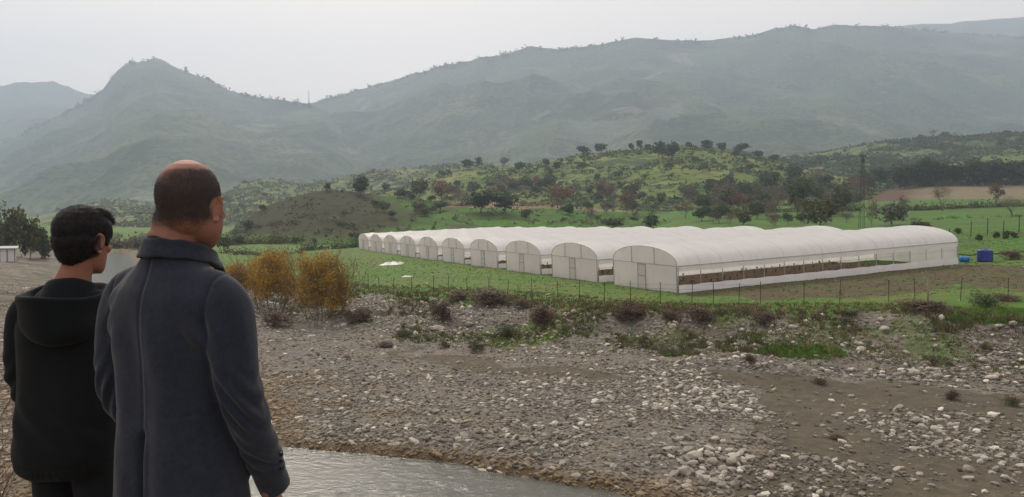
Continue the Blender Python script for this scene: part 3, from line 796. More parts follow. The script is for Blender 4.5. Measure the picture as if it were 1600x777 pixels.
def plant(kd, loc, w=None, h=None, label=None, cat='tree', group=None, name=None, v=None, rz=None):
    var = KIND[kd]; cm, tm, uw, uh, on = var[random.randrange(len(var)) if v is None else v]
    o = empty(name or on, loc, random.uniform(0, 6.28) if rz is None else rz, label, cat, group)
    s = (w / uw) if w else (h / uh); sz = (h / uh) if h else s
    o.scale = (s, s, sz)
    c = bpy.data.objects.new('crown', cm); COL.objects.link(c); c.parent = o
    t = bpy.data.objects.new('trunk', tm); COL.objects.link(t); t.parent = o
    return o
def plant_px(kd, px, py, wpx, hpx, label, group=None, cat='tree', name=None, surfs=None, v=None, sink=.1):
    p = hit(px, py, surfs)
    if p is None: print('no hit', px, py, label); return None
    k = p[1] / F
    return plant(kd, (p[0], p[1], p[2] - sink), wpx * k, hpx * k, label, cat, group, name, v)

# single trees read off the photograph, right side
NAMED = [
 ('bare', 1472, 330, 38, 50, 'bare brown round-topped tree at the edge of the bright green field'),
 ('rust', 1555, 322, 26, 38, 'dark rusty tree in front of the pale ploughed field near the right edge'),
 ('bare', 1581, 336, 42, 32, 'small bare tree with open branches on the green field at the far right'),
 ('olive', 1280, 362, 62, 50, 'wide olive green tree rising just behind the second nearest greenhouse'),
 ('pale', 1392, 352, 50, 34, 'low pale grey-green tree right of the lattice pole'),
 ('olive', 1316, 338, 34, 56, 'yellowish tree left of the lattice pole'),
 ('oak', 1246, 338, 34, 60, 'tall dark tree left of the yellowish tree by the lattice pole'),
 ('brown', 1362, 356, 26, 42, 'thin brown tree at the foot of the lattice pole'),
 ('brown', 1412, 340, 24, 34, 'slim brown tree behind the low pale grey-green tree'),
 ('oak', 1374, 292, 42, 30, 'dark green tree in front of the left end of the poplar row'),
 ('olive', 1350, 300, 34, 34, 'olive tree touching the upper part of the lattice pole'),
 ('brown', 1142, 326, 34, 44, 'brown leafless tree in the brushy hollow left of the lattice pole'),
 ('oak', 1100, 334, 34, 32, 'dark tree beside the brown soil bank above the greenhouse roofs'),
 ('rust', 872, 326, 50, 38, 'broad rust-red tree above the middle of the greenhouse roofs'),
 ('rust', 978, 336, 34, 38, 'orange-leaved tree at the edge of the pale strip of field'),
 ('brown', 924, 358, 22, 38, 'slender reddish brown tree standing just behind the greenhouse roofs'),
 ('oak', 958, 360, 34, 20, 'low dark bushy tree behind the roofs, right of a slender brown one'),
 ('oak', 1018, 360, 28, 26, 'dark round tree peeping over the fifth greenhouse ridge from the left'),
 ('oak', 890, 338, 16, 20, 'little dark tree on the green slope below the rust-red tree'),
 ('brown', 1070, 342, 26, 30, 'brown tree at the end of the pale field strip'),
 ('oak', 565, 306, 28, 32, 'lone dark tree on top of the dark hill shoulder'),
 ('oak', 512, 299, 13, 14, 'tiny dark tree left of the lone tree on the dark hill'),
 ('oak', 603, 304, 16, 20, 'small dark tree right of the lone tree on the dark hill'),
 ('olive', 628, 310, 22, 18, 'low olive tree where the dark hill meets the wooded slope'),
 ('oak', 752, 334, 52, 38, 'dense grey-green tree, left one of the dark clump on the green slope'),
 ('oak', 790, 334, 46, 34, 'dense grey-green tree, right one of the dark clump on the green slope'),
 ('brown', 722, 322, 46, 26, 'brownish tree behind the dark clump on the green slope'),
 ('rust', 690, 316, 40, 30, 'russet tree at the top left of the green slope'),
 ('olive', 655, 312, 32, 30, 'olive tree at the left top of the green slope'),
 ('olive', 822, 344, 20, 18, 'small olive tree low on the green slope'),
 ('olive', 655, 334, 26, 18, 'dull olive bushy tree in the middle of the green slope'),
 ('olive', 1160, 352, 30, 24, 'olive tree above the roofs in the brown brush'),
 ('brown', 1210, 356, 32, 26, 'grey-brown tree left of the wide olive green tree'),
 ('oak', 1190, 330, 30, 30, 'dark tree in the brushy hollow, left of the tall dark tree'),
 ('olive', 1440, 362, 30, 20, 'low olive bush behind the ridge of the nearest greenhouse'),
 ('oak', 388, 364, 18, 20, 'dark tree at the foot of the dark hill beside the bald head'),
 ('olive', 410, 330, 14, 12, 'small tree on the left brow of the dark hill'),
]
for kd, px, py, w, h, lb in NAMED: plant_px(kd, px, py, w, h, lb, cat='tree')
# poplar row
for i in range(15):
    px = 1398 + i * 16 + random.uniform(-4, 4)
    p = hit(px, 292 - .012 * (px - 1400), [G, HE.z])
    if p is None: p = ((px - 800) / F * 342, 342.0, float(HE.z((px - 800) / F * 342, 342.0)))
    k = p[1] / F
    pos = 'leftmost tree' if i == 0 else '%s tree from the left' % (ORD + ['eleventh', 'twelfth', 'thirteenth', 'fourteenth', 'fifteenth'])[i]
    plant('poplar', (p[0], p[1] + random.uniform(-3, 3), p[2] - .3), random.uniform(28, 36) * k, random.uniform(34, 46) * k, '%s in the dense dark row beyond the ploughed field' % pos, 'tree', 'dark trees in a row')
# crest trees of the middle hill
CREST = [(693, 276, 16, 12), (731, 264, 22, 16), (748, 262, 12, 18), (788, 258, 14, 14), (812, 268, 20, 18), (852, 258, 14, 12), (910, 242, 22, 16), (938, 239, 20, 16), (985, 236, 10, 14), (998, 234, 10, 16), (1011, 236, 10, 12), (1028, 246, 26, 28), (1048, 250, 24, 30), (1075, 232, 12, 12), (1102, 234, 20, 16), (1126, 236, 16, 14), (1156, 238, 22, 16), (1182, 246, 16, 12), (1208, 252, 16, 12)]
for i, (px, py, w, h) in enumerate(CREST):
    nm = ORD + ['eleventh', 'twelfth', 'thirteenth', 'fourteenth', 'fifteenth', 'sixteenth', 'seventeenth', 'eighteenth', 'nineteenth']
    plant_px('oak', px, py + 2, w, h, 'dark tree along the crest of the middle hill, %s from the left' % nm[i], 'trees on the crest of the middle hill')
# scattered hillside trees (things), sampled over the plan of each hill
def scatter(lay, n, pxr, lab, group, kinds, sz, seed, clus=.05, thr=-.05, rowmin=None, rowmax=None, t0=.05, t1=1.0, minrow=None):
    r = np.random.default_rng(seed); c = 0; tries = 0
    while c < n and tries < n * 60:
        tries += 1
        t = r.uniform(t0, t1); Y = lay.Df + (lay.Dc - lay.Df) * t; px = r.uniform(*pxr); X = (px - 800) / F * Y
        if vnoise(X * clus, Y * clus, seed) + .35 * r.normal() * .3 < thr: continue
        z = ground_z(X, Y)
        zz = float(lay.z(X, Y))
        if z > zz + .5: continue
        row = pyof(X, Y, z)
        if rowmax and row > rowmax: continue
        s = r.uniform(*sz); kd = kinds[int(r.integers(len(kinds)))]
        uw, uh = KIND[kd][0][2:4]
        plant(kd, (X, Y, z - .15), s, s * r.uniform(.65, 1.0), lab[kd], 'tree' if kd != 'shrub' else 'shrub', group + (' ' + GN[kd])); c += 1
GN = dict(thicket='(bushy)', oak='(dark)', olive='(olive)', rust='(russet)', brown='(brown)', pale='(pale)', shrub='(low)')
def LB(where): return dict(oak='small dark tree scattered on ' + where, olive='small olive green tree scattered on ' + where, rust='small russet tree scattered on ' + where, brown='small brown leafless tree scattered on ' + where, pale='pale grey-green tree on ' + where, shrub='low dark shrub scattered on ' + where)
scatter(HB, 60, (600, 1300), LB('the middle hill behind the greenhouses'), 'trees scattered over the middle hill', ['oak', 'oak', 'olive', 'olive', 'brown', 'olive'], (3.0, 6.0), 11, t0=.02, t1=.98)
scatter(HC, 37, (1090, 1620), LB('the right hill beyond the poplar row'), 'trees scattered over the right hill', ['oak', 'oak', 'olive', 'brown'], (4.5, 8.5), 12, clus=.03, t0=.12)
scatter(HD, 19, (60, 800), LB('the hazy left hill beyond the river'), 'trees scattered over the left hill', ['oak', 'olive', 'olive'], (4, 8), 13, clus=.03, t0=.2)
scatter(HA, 19, (560, 1120), LB('the green slope behind the greenhouses'), 'trees scattered over the green slope', ['olive', 'brown', 'oak'], (2.2, 4.5), 14, clus=.06, t0=.45, t1=1, rowmax=350)
# dense brushy hollow between the green slope, the middle hill and the pole
def hollow(n, poly, kinds, sz, seed, lab, group, surfs=None):
    r = np.random.default_rng(seed); c = 0
    xs = [p[0] for p in poly]; ys = [p[1] for p in poly]
    for _ in range(n * 20):
        if c >= n: break
        px = r.uniform(min(xs), max(xs)); py = r.uniform(min(ys), max(ys))
        if not in_poly(np.array([px]), np.array([py]), poly)[0]: continue
        p = hit(px, py, surfs)
        if p is None: continue
        kd = kinds[int(r.integers(len(kinds)))]; s = r.uniform(*sz) * p[1] / F
        plant(kd, (p[0], p[1], p[2] - .15), s, s * r.uniform(.7, 1.15), lab[kd], 'tree', group + ' ' + GN[kd]); c += 1
hollow(34, [(1090, 300), (1240, 286), (1350, 300), (1345, 330), (1240, 342), (1100, 335)], ['oak', 'olive', 'brown', 'oak', 'brown', 'rust'], (22, 40), 21, LB('the brushy hollow left of the lattice pole'), 'trees in the brushy hollow')
hollow(28, [(620, 305), (720, 290), (900, 296), (1100, 300), (1090, 322), (900, 316), (700, 312), (630, 318)], ['oak', 'olive', 'brown', 'olive', 'rust'], (14, 30), 22, LB('the foot of the middle hill above the green slope'), 'trees at the foot of the middle hill')
hollow(12, [(1050, 336), (1220, 340), (1340, 346), (1330, 356), (1050, 352)], ['brown', 'olive', 'brown', 'oak'], (18, 32), 23, LB('the brown brush just above the greenhouse roofs'), 'trees just above the greenhouse roofs')
hollow(8, [(345, 372), (560, 345), (600, 372), (560, 386), (380, 386)], ['oak', 'olive', 'brown'], (9, 20), 24, LB('the foot of the dark hill'), 'bushes at the foot of the dark hill')
# left bank trees
for kd, px, py, w, h, lb in [('thicket', 18, 404, 48, 76, 'tall olive-topped tree behind the pale shed at the left edge'), ('thicket', 46, 406, 36, 62, 'dark green tree right of the pale shed at the left edge'), ('thicket', 64, 404, 30, 50, 'dark tree half hidden by the young man’s head'), ('thicket', -22, 404, 50, 66, 'dark tree at the very left edge of the view'), ('brown', 176, 388, 26, 24, 'grey-brown bush between the two heads, left one'), ('brown', 206, 390, 30, 24, 'grey-brown bush between the two heads, middle one'), ('brown', 232, 388, 26, 26, 'grey-brown bush close to the bald man’s collar'), ('olive', 350, 392, 30, 26, 'dark olive bush beside the bald man’s jaw'), ('oak', 372, 384, 24, 18, 'dark low bush right of the bald man’s jaw')]:
    plant_px(kd, px, py, w, h, lb.replace('’', "'"))
# scrub mass (nobody could count it)
def scrub_mass(name, lay, n, pxr, seed, mat, label, sz=(1.2, 2.6), clus=.03, t0=.02, nl=8):
    r = np.random.default_rng(seed)
    t = r.random(n * 3); Y = lay.Df + (lay.Dc - lay.Df) * (t0 + (1 - t0) * t); px = r.uniform(pxr[0], pxr[1], n * 3); X = (px - 800) / F * Y
    keep = (fbm(X * clus, Y * clus, 3, seed) + .2 * r.normal(size=len(X)) > -.05); Z = lay.z(X, Y)
    other = np.max([f(X, Y) for f in SURF[:6]], axis=0); keep &= (Z > other - .3)
    X, Y, Z = X[keep][:n], Y[keep][:n], Z[keep][:n]; m = len(X)
    s = r.uniform(sz[0], sz[1], m)
    C = np.repeat(np.stack([X, Y, Z + s * .25], -1), nl, 0) + r.normal(size=(m * nl, 3)) * np.repeat(s, nl)[:, None] * np.array([.33, .33, .2])
    N = r.normal(size=(m * nl, 3)); N[:, 2] += .6
    V, Fq = quads(C, N, np.repeat(s, nl) * .26, 1.0, seed)
    me = mesh_np(name, V, Fq, False, {'tint': np.repeat(np.clip(np.repeat(r.random(m), nl), 0, 1), 4)})
    tag(link(name, me, None, mat), label, 'scrub', kind='stuff')
scrub_mass('scrub', HB, 2600, (520, 1420), 31, M_OAK, 'low dark scrub covering the middle hill', (1.0, 2.6))
scrub_mass('scrub', HC, 4200, (1060, 1640), 32, M_OAK, 'dark scrub and woodland covering the right hill', (2, 4.2))
scrub_mass('scrub', HD, 2400, (-20, 860), 33, M_OLV, 'hazy scrub covering the left low hill', (2, 4.0))
scrub_mass('scrub', HA, 420, (345, 1120), 34, M_OLV, 'low weeds and brush on the near green slope', (.5, 1.5), .08)
def crest_fringe(lay, n, pxr, seed, label):
    r = np.random.default_rng(seed); px = r.uniform(pxr[0], pxr[1], n)
    px = px[(vnoise(px / 14., px * 0, seed) + .25 * r.normal(size=n)) > -.05]; n = len(px)
    D = lay.Dc * (1 + lay.Dvar * vnoise(px / 260.0, px * 0, lay.seed + 9)) * r.uniform(.985, 1.0, n); X = (px - 800) / F * D; Z = lay.z(X, D)
    s = r.uniform(6, 13, n); nl = 7
    C = np.repeat(np.stack([X, D, Z + s * .3], -1), nl, 0) + r.normal(size=(n * nl, 3)) * np.repeat(s, nl)[:, None] * np.array([.3, .3, .24])
    V, Fq = quads(C, r.normal(size=(n * nl, 3)), np.repeat(s, nl) * .3, 1, seed)
    tag(link('woodland', mesh_np('woodland', V, Fq, False, {'tint': r.random(len(V))}), None, M_OAK), label, 'woodland', kind='stuff')
crest_fringe(M3, 700, (500, 1640), 41, 'fringe of far trees along the long mountain skyline')
crest_fringe(M2, 260, (-10, 500), 42, 'fringe of far trees along the pointed mountain skyline')

# ---- three yellow-leaved shrubs on the bank
def yellow_shrub(px, py, wpx, hpx, label, seed, lobes):
    p = hit(px, py); k = p[1] / F; W = wpx * k; H = hpx * k
    o = empty('autumn_shrub', (p[0], p[1], p[2] - .1), 0, label, 'shrub', 'yellow autumn shrubs on the bank')
    L = [(a * W, b * W, c * H, d * W, d * W, e * H) for a, b, c, d, e in lobes]
    rr = random.Random(seed)
    for _ in range(13):          # ragged side shoots
        a = rr.uniform(0, 6.28); q = rr.uniform(.26, .46) * W; L.append((q * math.cos(a), q * math.sin(a), H * rr.uniform(.3, .95) * (1 - .25 * q / W), W * rr.uniform(.05, .12), W * rr.uniform(.05, .12), H * rr.uniform(.07, .14)))
    cm = crown('foliage', L, 620, 18, .07, .24, seed, .6, .25, .2)
    link('foliage', cm, o, M_YEL)
    st = twig_mesh('stems', W * 1.3, H * 1.1, 16, seed, .035, 3, .75, 3, .3)
    link('stems', st, o, M_TWIG)
    lo = crown('lower_foliage', [(0, 0, H * .16, W * .38, W * .38, H * .16)], 60, 10, .05, .14, seed + 3, .4, .3, .2)
    link('lower_foliage', lo, o, M_OLV)
yellow_shrub(503, 498, 88, 106, 'largest and rightmost yellow-orange shrub on the river bank', 51, [(0, 0, .55, .40, .34), (-.2, 0, .42, .30, .25), (.25, .05, .5, .27, .28), (.05, 0, .8, .27, .2), (-.2, 0, .72, .2, .18), (.3, 0, .3, .2, .2)])
yellow_shrub(424, 490, 78, 102, 'orange-topped shrub on the river bank left of the largest one', 52, [(0, 0, .58, .34, .28), (-.25, 0, .5, .26, .22), (.28, .05, .42, .26, .2), (.02, 0, .84, .2, .15), (-.15, 0, .75, .18, .14)])
yellow_shrub(368, 476, 50, 66, 'small yellow shrub half hidden by the bald man’s shoulder'.replace('’', "'"), 53, [(0, 0, .55, .38, .32), (-.2, 0, .4, .3, .25), (.2, 0, .62, .26, .3), (0, 0, .85, .2, .14)])

# ---- bushes along the bank
def dry_bush_mesh(seed, mat, leafy):
    if leafy:
        L = lobes_round(1.0, .9, .0, 4, seed)
        cm = crown('foliage', L, 90, 12, .035, .075, seed, .5, .35, .3)
    else:
        L = lobes_round(1.0, .9, .0, 4, seed)
        cm = crown('foliage', L, 150, 14, .05, .08, seed, .28, .3, .3)
    cm.materials.append(mat)
    tw = twig_mesh('stems', 1.0, .95, 13, seed, .011, 2, 1.0, 3, .35); tw.materials.append(M_TWIG)
    return cm, tw
BM = {'dry': [dry_bush_mesh(60 + i, M_DRY, False) for i in range(3)], 'green': [dry_bush_mesh(70 + i, M_DKB, True) for i in range(2)], 'olv': [dry_bush_mesh(80, M_OLV, True)]}
def bush_px(kd, px, py, w, h, label):
    p = hit(px, py); k = p[1] / F; v = random.choice(BM[kd])
    o = empty('dry_bush' if kd == 'dry' else 'green_bush', (p[0], p[1], p[2] - .06), random.uniform(0, 6.28), label, 'bush')
    o.scale = (w * k, w * k * .8, h * k)
    for m, n in zip(v, ('foliage', 'stems')):
        c = bpy.data.objects.new(n, m); COL.objects.link(c); c.parent = o
for a in [('dry', 690, 503, 50, 34, 'brown dry bush on the bank, leftmost of the large ones below the fence'),
          ('dry', 765, 476, 76, 26, 'wide purplish brown bush below the fence on the bank top'),
          ('dry', 712, 470, 48, 18, 'low brown bush just left of the wide purplish one'),
          ('dry', 846, 508, 46, 40, 'brown bush standing upright on the bank slope'),
          ('dry', 985, 503, 58, 40, 'grey-brown tangled bush below the fence near the nearest greenhouse'),
          ('dry', 1094, 503, 50, 26, 'brown bush on the bank top right of the tangled grey-brown one'),
          ('dry', 1052, 500, 34, 18, 'small brown bush between two larger bank bushes'),
          ('dry', 1192, 506, 42, 24, 'brown bush on the bank top below the plowed plot'),
          ('dry', 820, 482, 34, 16, 'low dry bush under the fence at mid picture'),
          ('dry', 1450, 488, 90, 22, 'wide pale dry bush by the wooden stake on the right'),
          ('green', 1542, 480, 66, 28, 'rounded dark green bush behind the bright grass on the right'),
          ('green', 793, 527, 62, 26, 'spreading dark green bush in the middle of the stony bank'),
          ('green', 745, 552, 34, 26, 'upright green bush at the foot of the bank'),
          ('green', 694, 544, 26, 16, 'small dark green bush left of the upright one at the bank foot'),
          ('olv', 1285, 602, 28, 14, 'small green tuft-like bush on the dirt track edge'),
          ('dry', 1495, 627, 22, 18, 'small dry bush alone on the dirt track'),
          ('olv', 1590, 638, 30, 22, 'green bush at the right edge of the dirt track'),
          ('olv', 1545, 550, 24, 16, 'olive bush among the stones at the right'),
          ('dry', 1176, 568, 24, 14, 'little dry bush left of the bright green patch'),
          ('dry', 432, 512, 60, 26, 'dry brown bush under the orange-topped shrub'),
          ('dry', 560, 505, 46, 26, 'dry bush on the stones right of the largest yellow shrub'),
          ('olv', 548, 500, 26, 16, 'olive bush at the foot of the largest yellow shrub'),
          ('olv', 632, 530, 34, 20, 'grassy olive bush on the stony bank left of the pale boulder'),
          ('dry', 600, 545, 30, 12, 'low brown bush at the bank foot'),
          ('dry', 1310, 690, 26, 10, 'flat brown bush on the lower dirt track'),
          ('green', 1330, 493, 40, 12, 'low green bush under the fence at the right'),
          ('green', 1125, 492, 36, 10, 'low green weeds between the brown bank bushes'),
          ('dry', 1580, 470, 50, 14, 'dry bush at the right edge above the bright grass'),
          ('dry', 1582, 406, 34, 16, 'dark brushwood heap right of the blue tank')]:
    bush_px(*a)

# ---- grass tufts: stuff
def tufts(name, n, region, seed, mat, label, h=(.06, .22), blades=7, wid=.012):
    r = np.random.default_rng(seed)
    X, Y = region(r, n); m = len(X)
    Z = G(X, Y)
    hh = r.uniform(h[0], h[1], m)
    base = np.repeat(np.stack([X, Y, Z - .02], -1), blades, 0) + r.normal(size=(m * blades, 3)) * np.array([.06, .06, 0]) 
    H = np.repeat(hh, blades) * r.uniform(.5, 1.1, m * blades)
    lean = r.normal(size=(m * blades, 3)) * .42; lean[:, 2] = 1
    a = r.uniform(0, 6.28, m * blades); side = np.stack([np.cos(a), np.sin(a), 0 * a], -1) * wid * (1 + Y.repeat(blades)[:, None] / 40)
    top = base + lean * H[:, None]
    V = np.stack([base - side, base + side, top + side * .2, top - side * .2], 1).reshape(-1, 3)
    me = mesh_np(name, V, np.arange(4 * m * blades).reshape(-1, 4), False, {'tint': np.repeat(np.repeat(r.random(m), blades), 4)})
    tag(link(name, me, None, mat), label, 'grass', kind='stuff')
def reg_bank(r, n):
    px = r.uniform(-20, 1640, n * 4); t = r.uniform(.05, 1.5, n * 4)
    a = I(px, YBOT); b = I(px, YTOP); Y = a + (b - a) * t; X = (px - 800) / F * Y
    c = cover(X, Y, G(X, Y)); k = r.random(n * 4) < np.clip(c['grass'], 0, .9) * (.3 + .7 * (vnoise(X * .5, Y * .5, 3) > -.05)) + .06
    return X[k][:n], Y[k][:n]
M_GRASS = mat_leaf('grass_blade', (.035, .06, .014), (.12, .15, .045), .4)
M_DGRASS = mat_leaf('dry_grass_blade', (.13, .095, .05), (.33, .26, .15), .6)
tufts('grass', 9000, reg_bank, 61, M_GRASS, 'rough grass tufts along the bank and field edge')
tufts('dry_grass', 2200, reg_bank, 62, M_DGRASS, 'dry straw tufts among the bank stones', (.1, .34), 6)
def reg_field(r, n):
    px = r.uniform(300, 1640, n); py = r.uniform(392, 480, n); Y = r.uniform(46, 120, n); X = (px - 800) / F * Y; k = bankt(X, Y) > 1
    return X[k], Y[k]
tufts('grass', 14000, reg_field, 63, M_GRASS, 'uneven grass tufts over the field by the greenhouses', (.03, .10), 5, .02)
def reg_bluff(r, n):
    X = r.uniform(-7, 9, n); Y = 3.0 + r.random(n) ** 1.3 * 6.5
    return X, Y
tufts('dry_grass', 2600, reg_bluff, 64, M_DGRASS, 'dry grass on the slope below the two men', (.1, .28), 8, .0028)
hedge_later = []
tufts('grass', 1600, lambda r, n: (r.uniform(-5, 5, n), r.uniform(-3, 3, n)), 65, M_DGRASS, 'short dry grass where the men stand', (.03, .09), 8, .002)

def reg_edge(r, n):
    px = r.uniform(-20, 1640, n * 3); t = r.normal(.97, .09, n * 3); a = I(px, YBOT); b = I(px, YTOP); Y = a + (b - a) * t; X = (px - 800) / F * Y
    k = vnoise(X * .35, Y * .2, 77) > -.08
    return X[k][:n], Y[k][:n]
tufts('dry_weeds', 800, reg_edge, 66, M_DRY, 'brown dead weeds fringing the top of the bank', (.12, .42), 9, .012)
def reg_slope(r, n):
    px = r.uniform(380, 1640, n * 3); t = r.uniform(.05, .95, n * 3); a = I(px, YBOT); b = I(px, YTOP); Y = a + (b - a) * t; X = (px - 800) / F * Y
    k = vnoise(X * .5, Y * .35, 78) > .16
    return X[k][:n], Y[k][:n]
tufts('dry_weeds', 600, reg_slope, 67, M_DRY, 'dead brown weeds in patches on the stony bank', (.15, .45), 9, .014)
tufts('green_weeds', 1500, reg_slope, 68, M_GRASS, 'green weeds in patches on the stony bank', (.1, .35), 9, .014)
def hedge(pts, n, seed, mat, label, h=(1, 2.2), surfs=None):
    r = np.random.default_rng(seed); K = 26; u = np.linspace(0, len(pts) - 1, K)
    H = [hit(np.interp(q, range(len(pts)), [p[0] for p in pts]), np.interp(q, range(len(pts)), [p[1] for p in pts]), surfs) for q in u]
    H = np.array([q for q in H if q is not None])
    w = r.random(n) * (len(H) - 1); j = w.astype(int); f = (w - j)[:, None]; P = H[j] * (1 - f) + H[j + 1] * f
    s = r.uniform(h[0], h[1], n); P[:, 1] += r.normal(size=n) * 1.2; P[:, 2] = np.max([g(P[:, 0], P[:, 1]) for g in SURF[:6]], axis=0)
    nl = 26; C = np.repeat(P, nl, 0); S = np.repeat(s, nl)[:, None]; d = r.normal(size=(n * nl, 3)); d[:, 2] = np.abs(d[:, 2])
    C = C + d * S * np.array([.4, .3, .4]); N = r.normal(size=(n * nl, 3)) + np.array([0, 0, .4])
    V, Fq = quads(C, N, S[:, 0] * .11, 1, seed)
    tag(link('hedge', mesh_np('hedge', V, Fq, False, {'tint': np.repeat(np.clip(np.repeat(r.random(n), nl) + .2 * r.normal(size=n * nl), 0, 1), 4)}), None, mat), label, 'hedge', kind='stuff')
hedge([(1380, 330), (1440, 329), (1520, 325), (1640, 322)], 190, 71, M_OLV, 'weedy hedge line between the green field and the ploughed field')
hedge([(1400, 346), (1500, 341), (1640, 338)], 60, 72, M_OLV, 'thin weedy line crossing the bright green field', (.3, .9))
hedge([(470, 392), (540, 388), (560, 386)], 50, 73, M_DKB, 'dark brush at the foot of the hill beyond the farthest greenhouse', (1, 2))

hedge([(165, 388), (250, 387)], 60, 74, M_BROWN, 'grey-brown brush along the far river bend between the two heads', (1.5, 3.2))
hedge([(345, 384), (400, 381), (470, 378)], 80, 75, M_OLV, 'dark olive brush along the foot of the dark hill', (1.2, 2.6))
hedge([(345, 396), (400, 400), (470, 396)], 40, 76, M_OLV, 'low brush on the green flat behind the yellow shrubs', (.8, 1.6))
hedge([(350, 372), (420, 352), (520, 348), (560, 360)], 60, 77, M_DKB, 'scattered brush on the flank of the dark hill', (.8, 2))

hedge([(1100, 338), (1220, 332), (1340, 330)], 110, 81, M_OLV, 'olive undergrowth filling the brushy hollow', (1.5, 3.5))
hedge([(1090, 322), (1220, 312), (1350, 312)], 120, 82, M_BROWN, 'brown undergrowth at the back of the brushy hollow', (1.5, 4))
hedge([(1120, 308), (1240, 298), (1370, 292)], 120, 83, M_OAK, 'dark thicket under the trees of the brushy hollow', (2, 4.5))
hedge([(1385, 293), (1480, 291), (1640, 288)], 150, 84, M_DARKG, 'dark undergrowth between the trunks of the tree row', (2, 4.5))
hedge([(630, 322), (760, 322), (900, 322), (1060, 326)], 120, 85, M_BROWN, 'grey-brown undergrowth along the top of the green slope', (1, 2.4))

M_LUSH = mat_leaf('lush_blade', (.045, .12, .014), (.12, .26, .03), .4)
def reg_lush(r, n):
    px = r.uniform(1170, 1640, n * 8); t = r.uniform(0, 1.6, n * 8); a = I(px, YBOT); b = I(px, YTOP); Y = a + (b - a) * t; X = (px - 800) / F * Y
    py = pyof(X, Y, G(X, Y)); k = in_poly(px, py, P_LUSH2) | in_poly(px, py, P_LUSH)
    return X[k][:n], Y[k][:n]
tufts('lush_grass', 2600, reg_lush, 69, M_LUSH, 'bright green grass patches on the right part of the bank', (.06, .18), 9, .014)
# ------------------------------------------------------------------ stones
def ico(sub):
    b = bmesh.new(); bmesh.ops.create_icosphere(b, subdivisions=sub, radius=1.0)
    V = np.array([v.co[:] for v in b.verts]); Fc = np.array([[v.index for v in f.verts] for f in b.faces]); b.free(); return V, Fc
def stone_variants(sub, n, seed):
    V, Fc = ico(sub); out = []; r = np.random.default_rng(seed)
    for i in range(n):
        W = V.copy()
        for _ in range(5):      # knock off flat facets
            d = r.normal(size=3); d /= np.linalg.norm(d); c = r.uniform(.62, .9); q = W @ d; W = np.where((q > c)[:, None], W - d * (q - c)[:, None] * .85, W)
        W *= (1 + .07 * r.normal(size=(len(W), 1))); W = W * np.array([1, r.uniform(.6, .95), r.uniform(.4, .7)])
        out.append((W, Fc))
    return out
def mat_stone():
    t = NT('river_stone'); P = t.pos()
    a = t.attr('tint'); n = t.noise(9, 4, .6, P); w = t.attr('wet')
    c = t.ramp(a, (0, (.065, .058, .050)), (.3, (.145, .13, .112)), (.62, (.255, .24, .21)), (.88, (.42, .40, .355)), (1, (.58, .55, .50)))
    c = t.mix(t.math('MULTIPLY', n, .6), c, t.mix(1., c, (.62, .56, .48), 'MULTIPLY'))
    c = t.mix(t.math('MULTIPLY', w, .75), c, t.mix(n, (.085, .058, .028), (.24, .165, .08)))
    t.base(c); t.setp(Roughness=.85); t.bsdf.inputs['Specular IOR Level'].default_value = .25
    t.bump(t.noise(25, 3, .6, P), .25, .02)
    return t.m
M_STONE = mat_stone()
P_HEAP = [(1000, 590), (1090, 580), (1160, 600), (1190, 625), (1180, 645), (1100, 650), (1010, 640)]
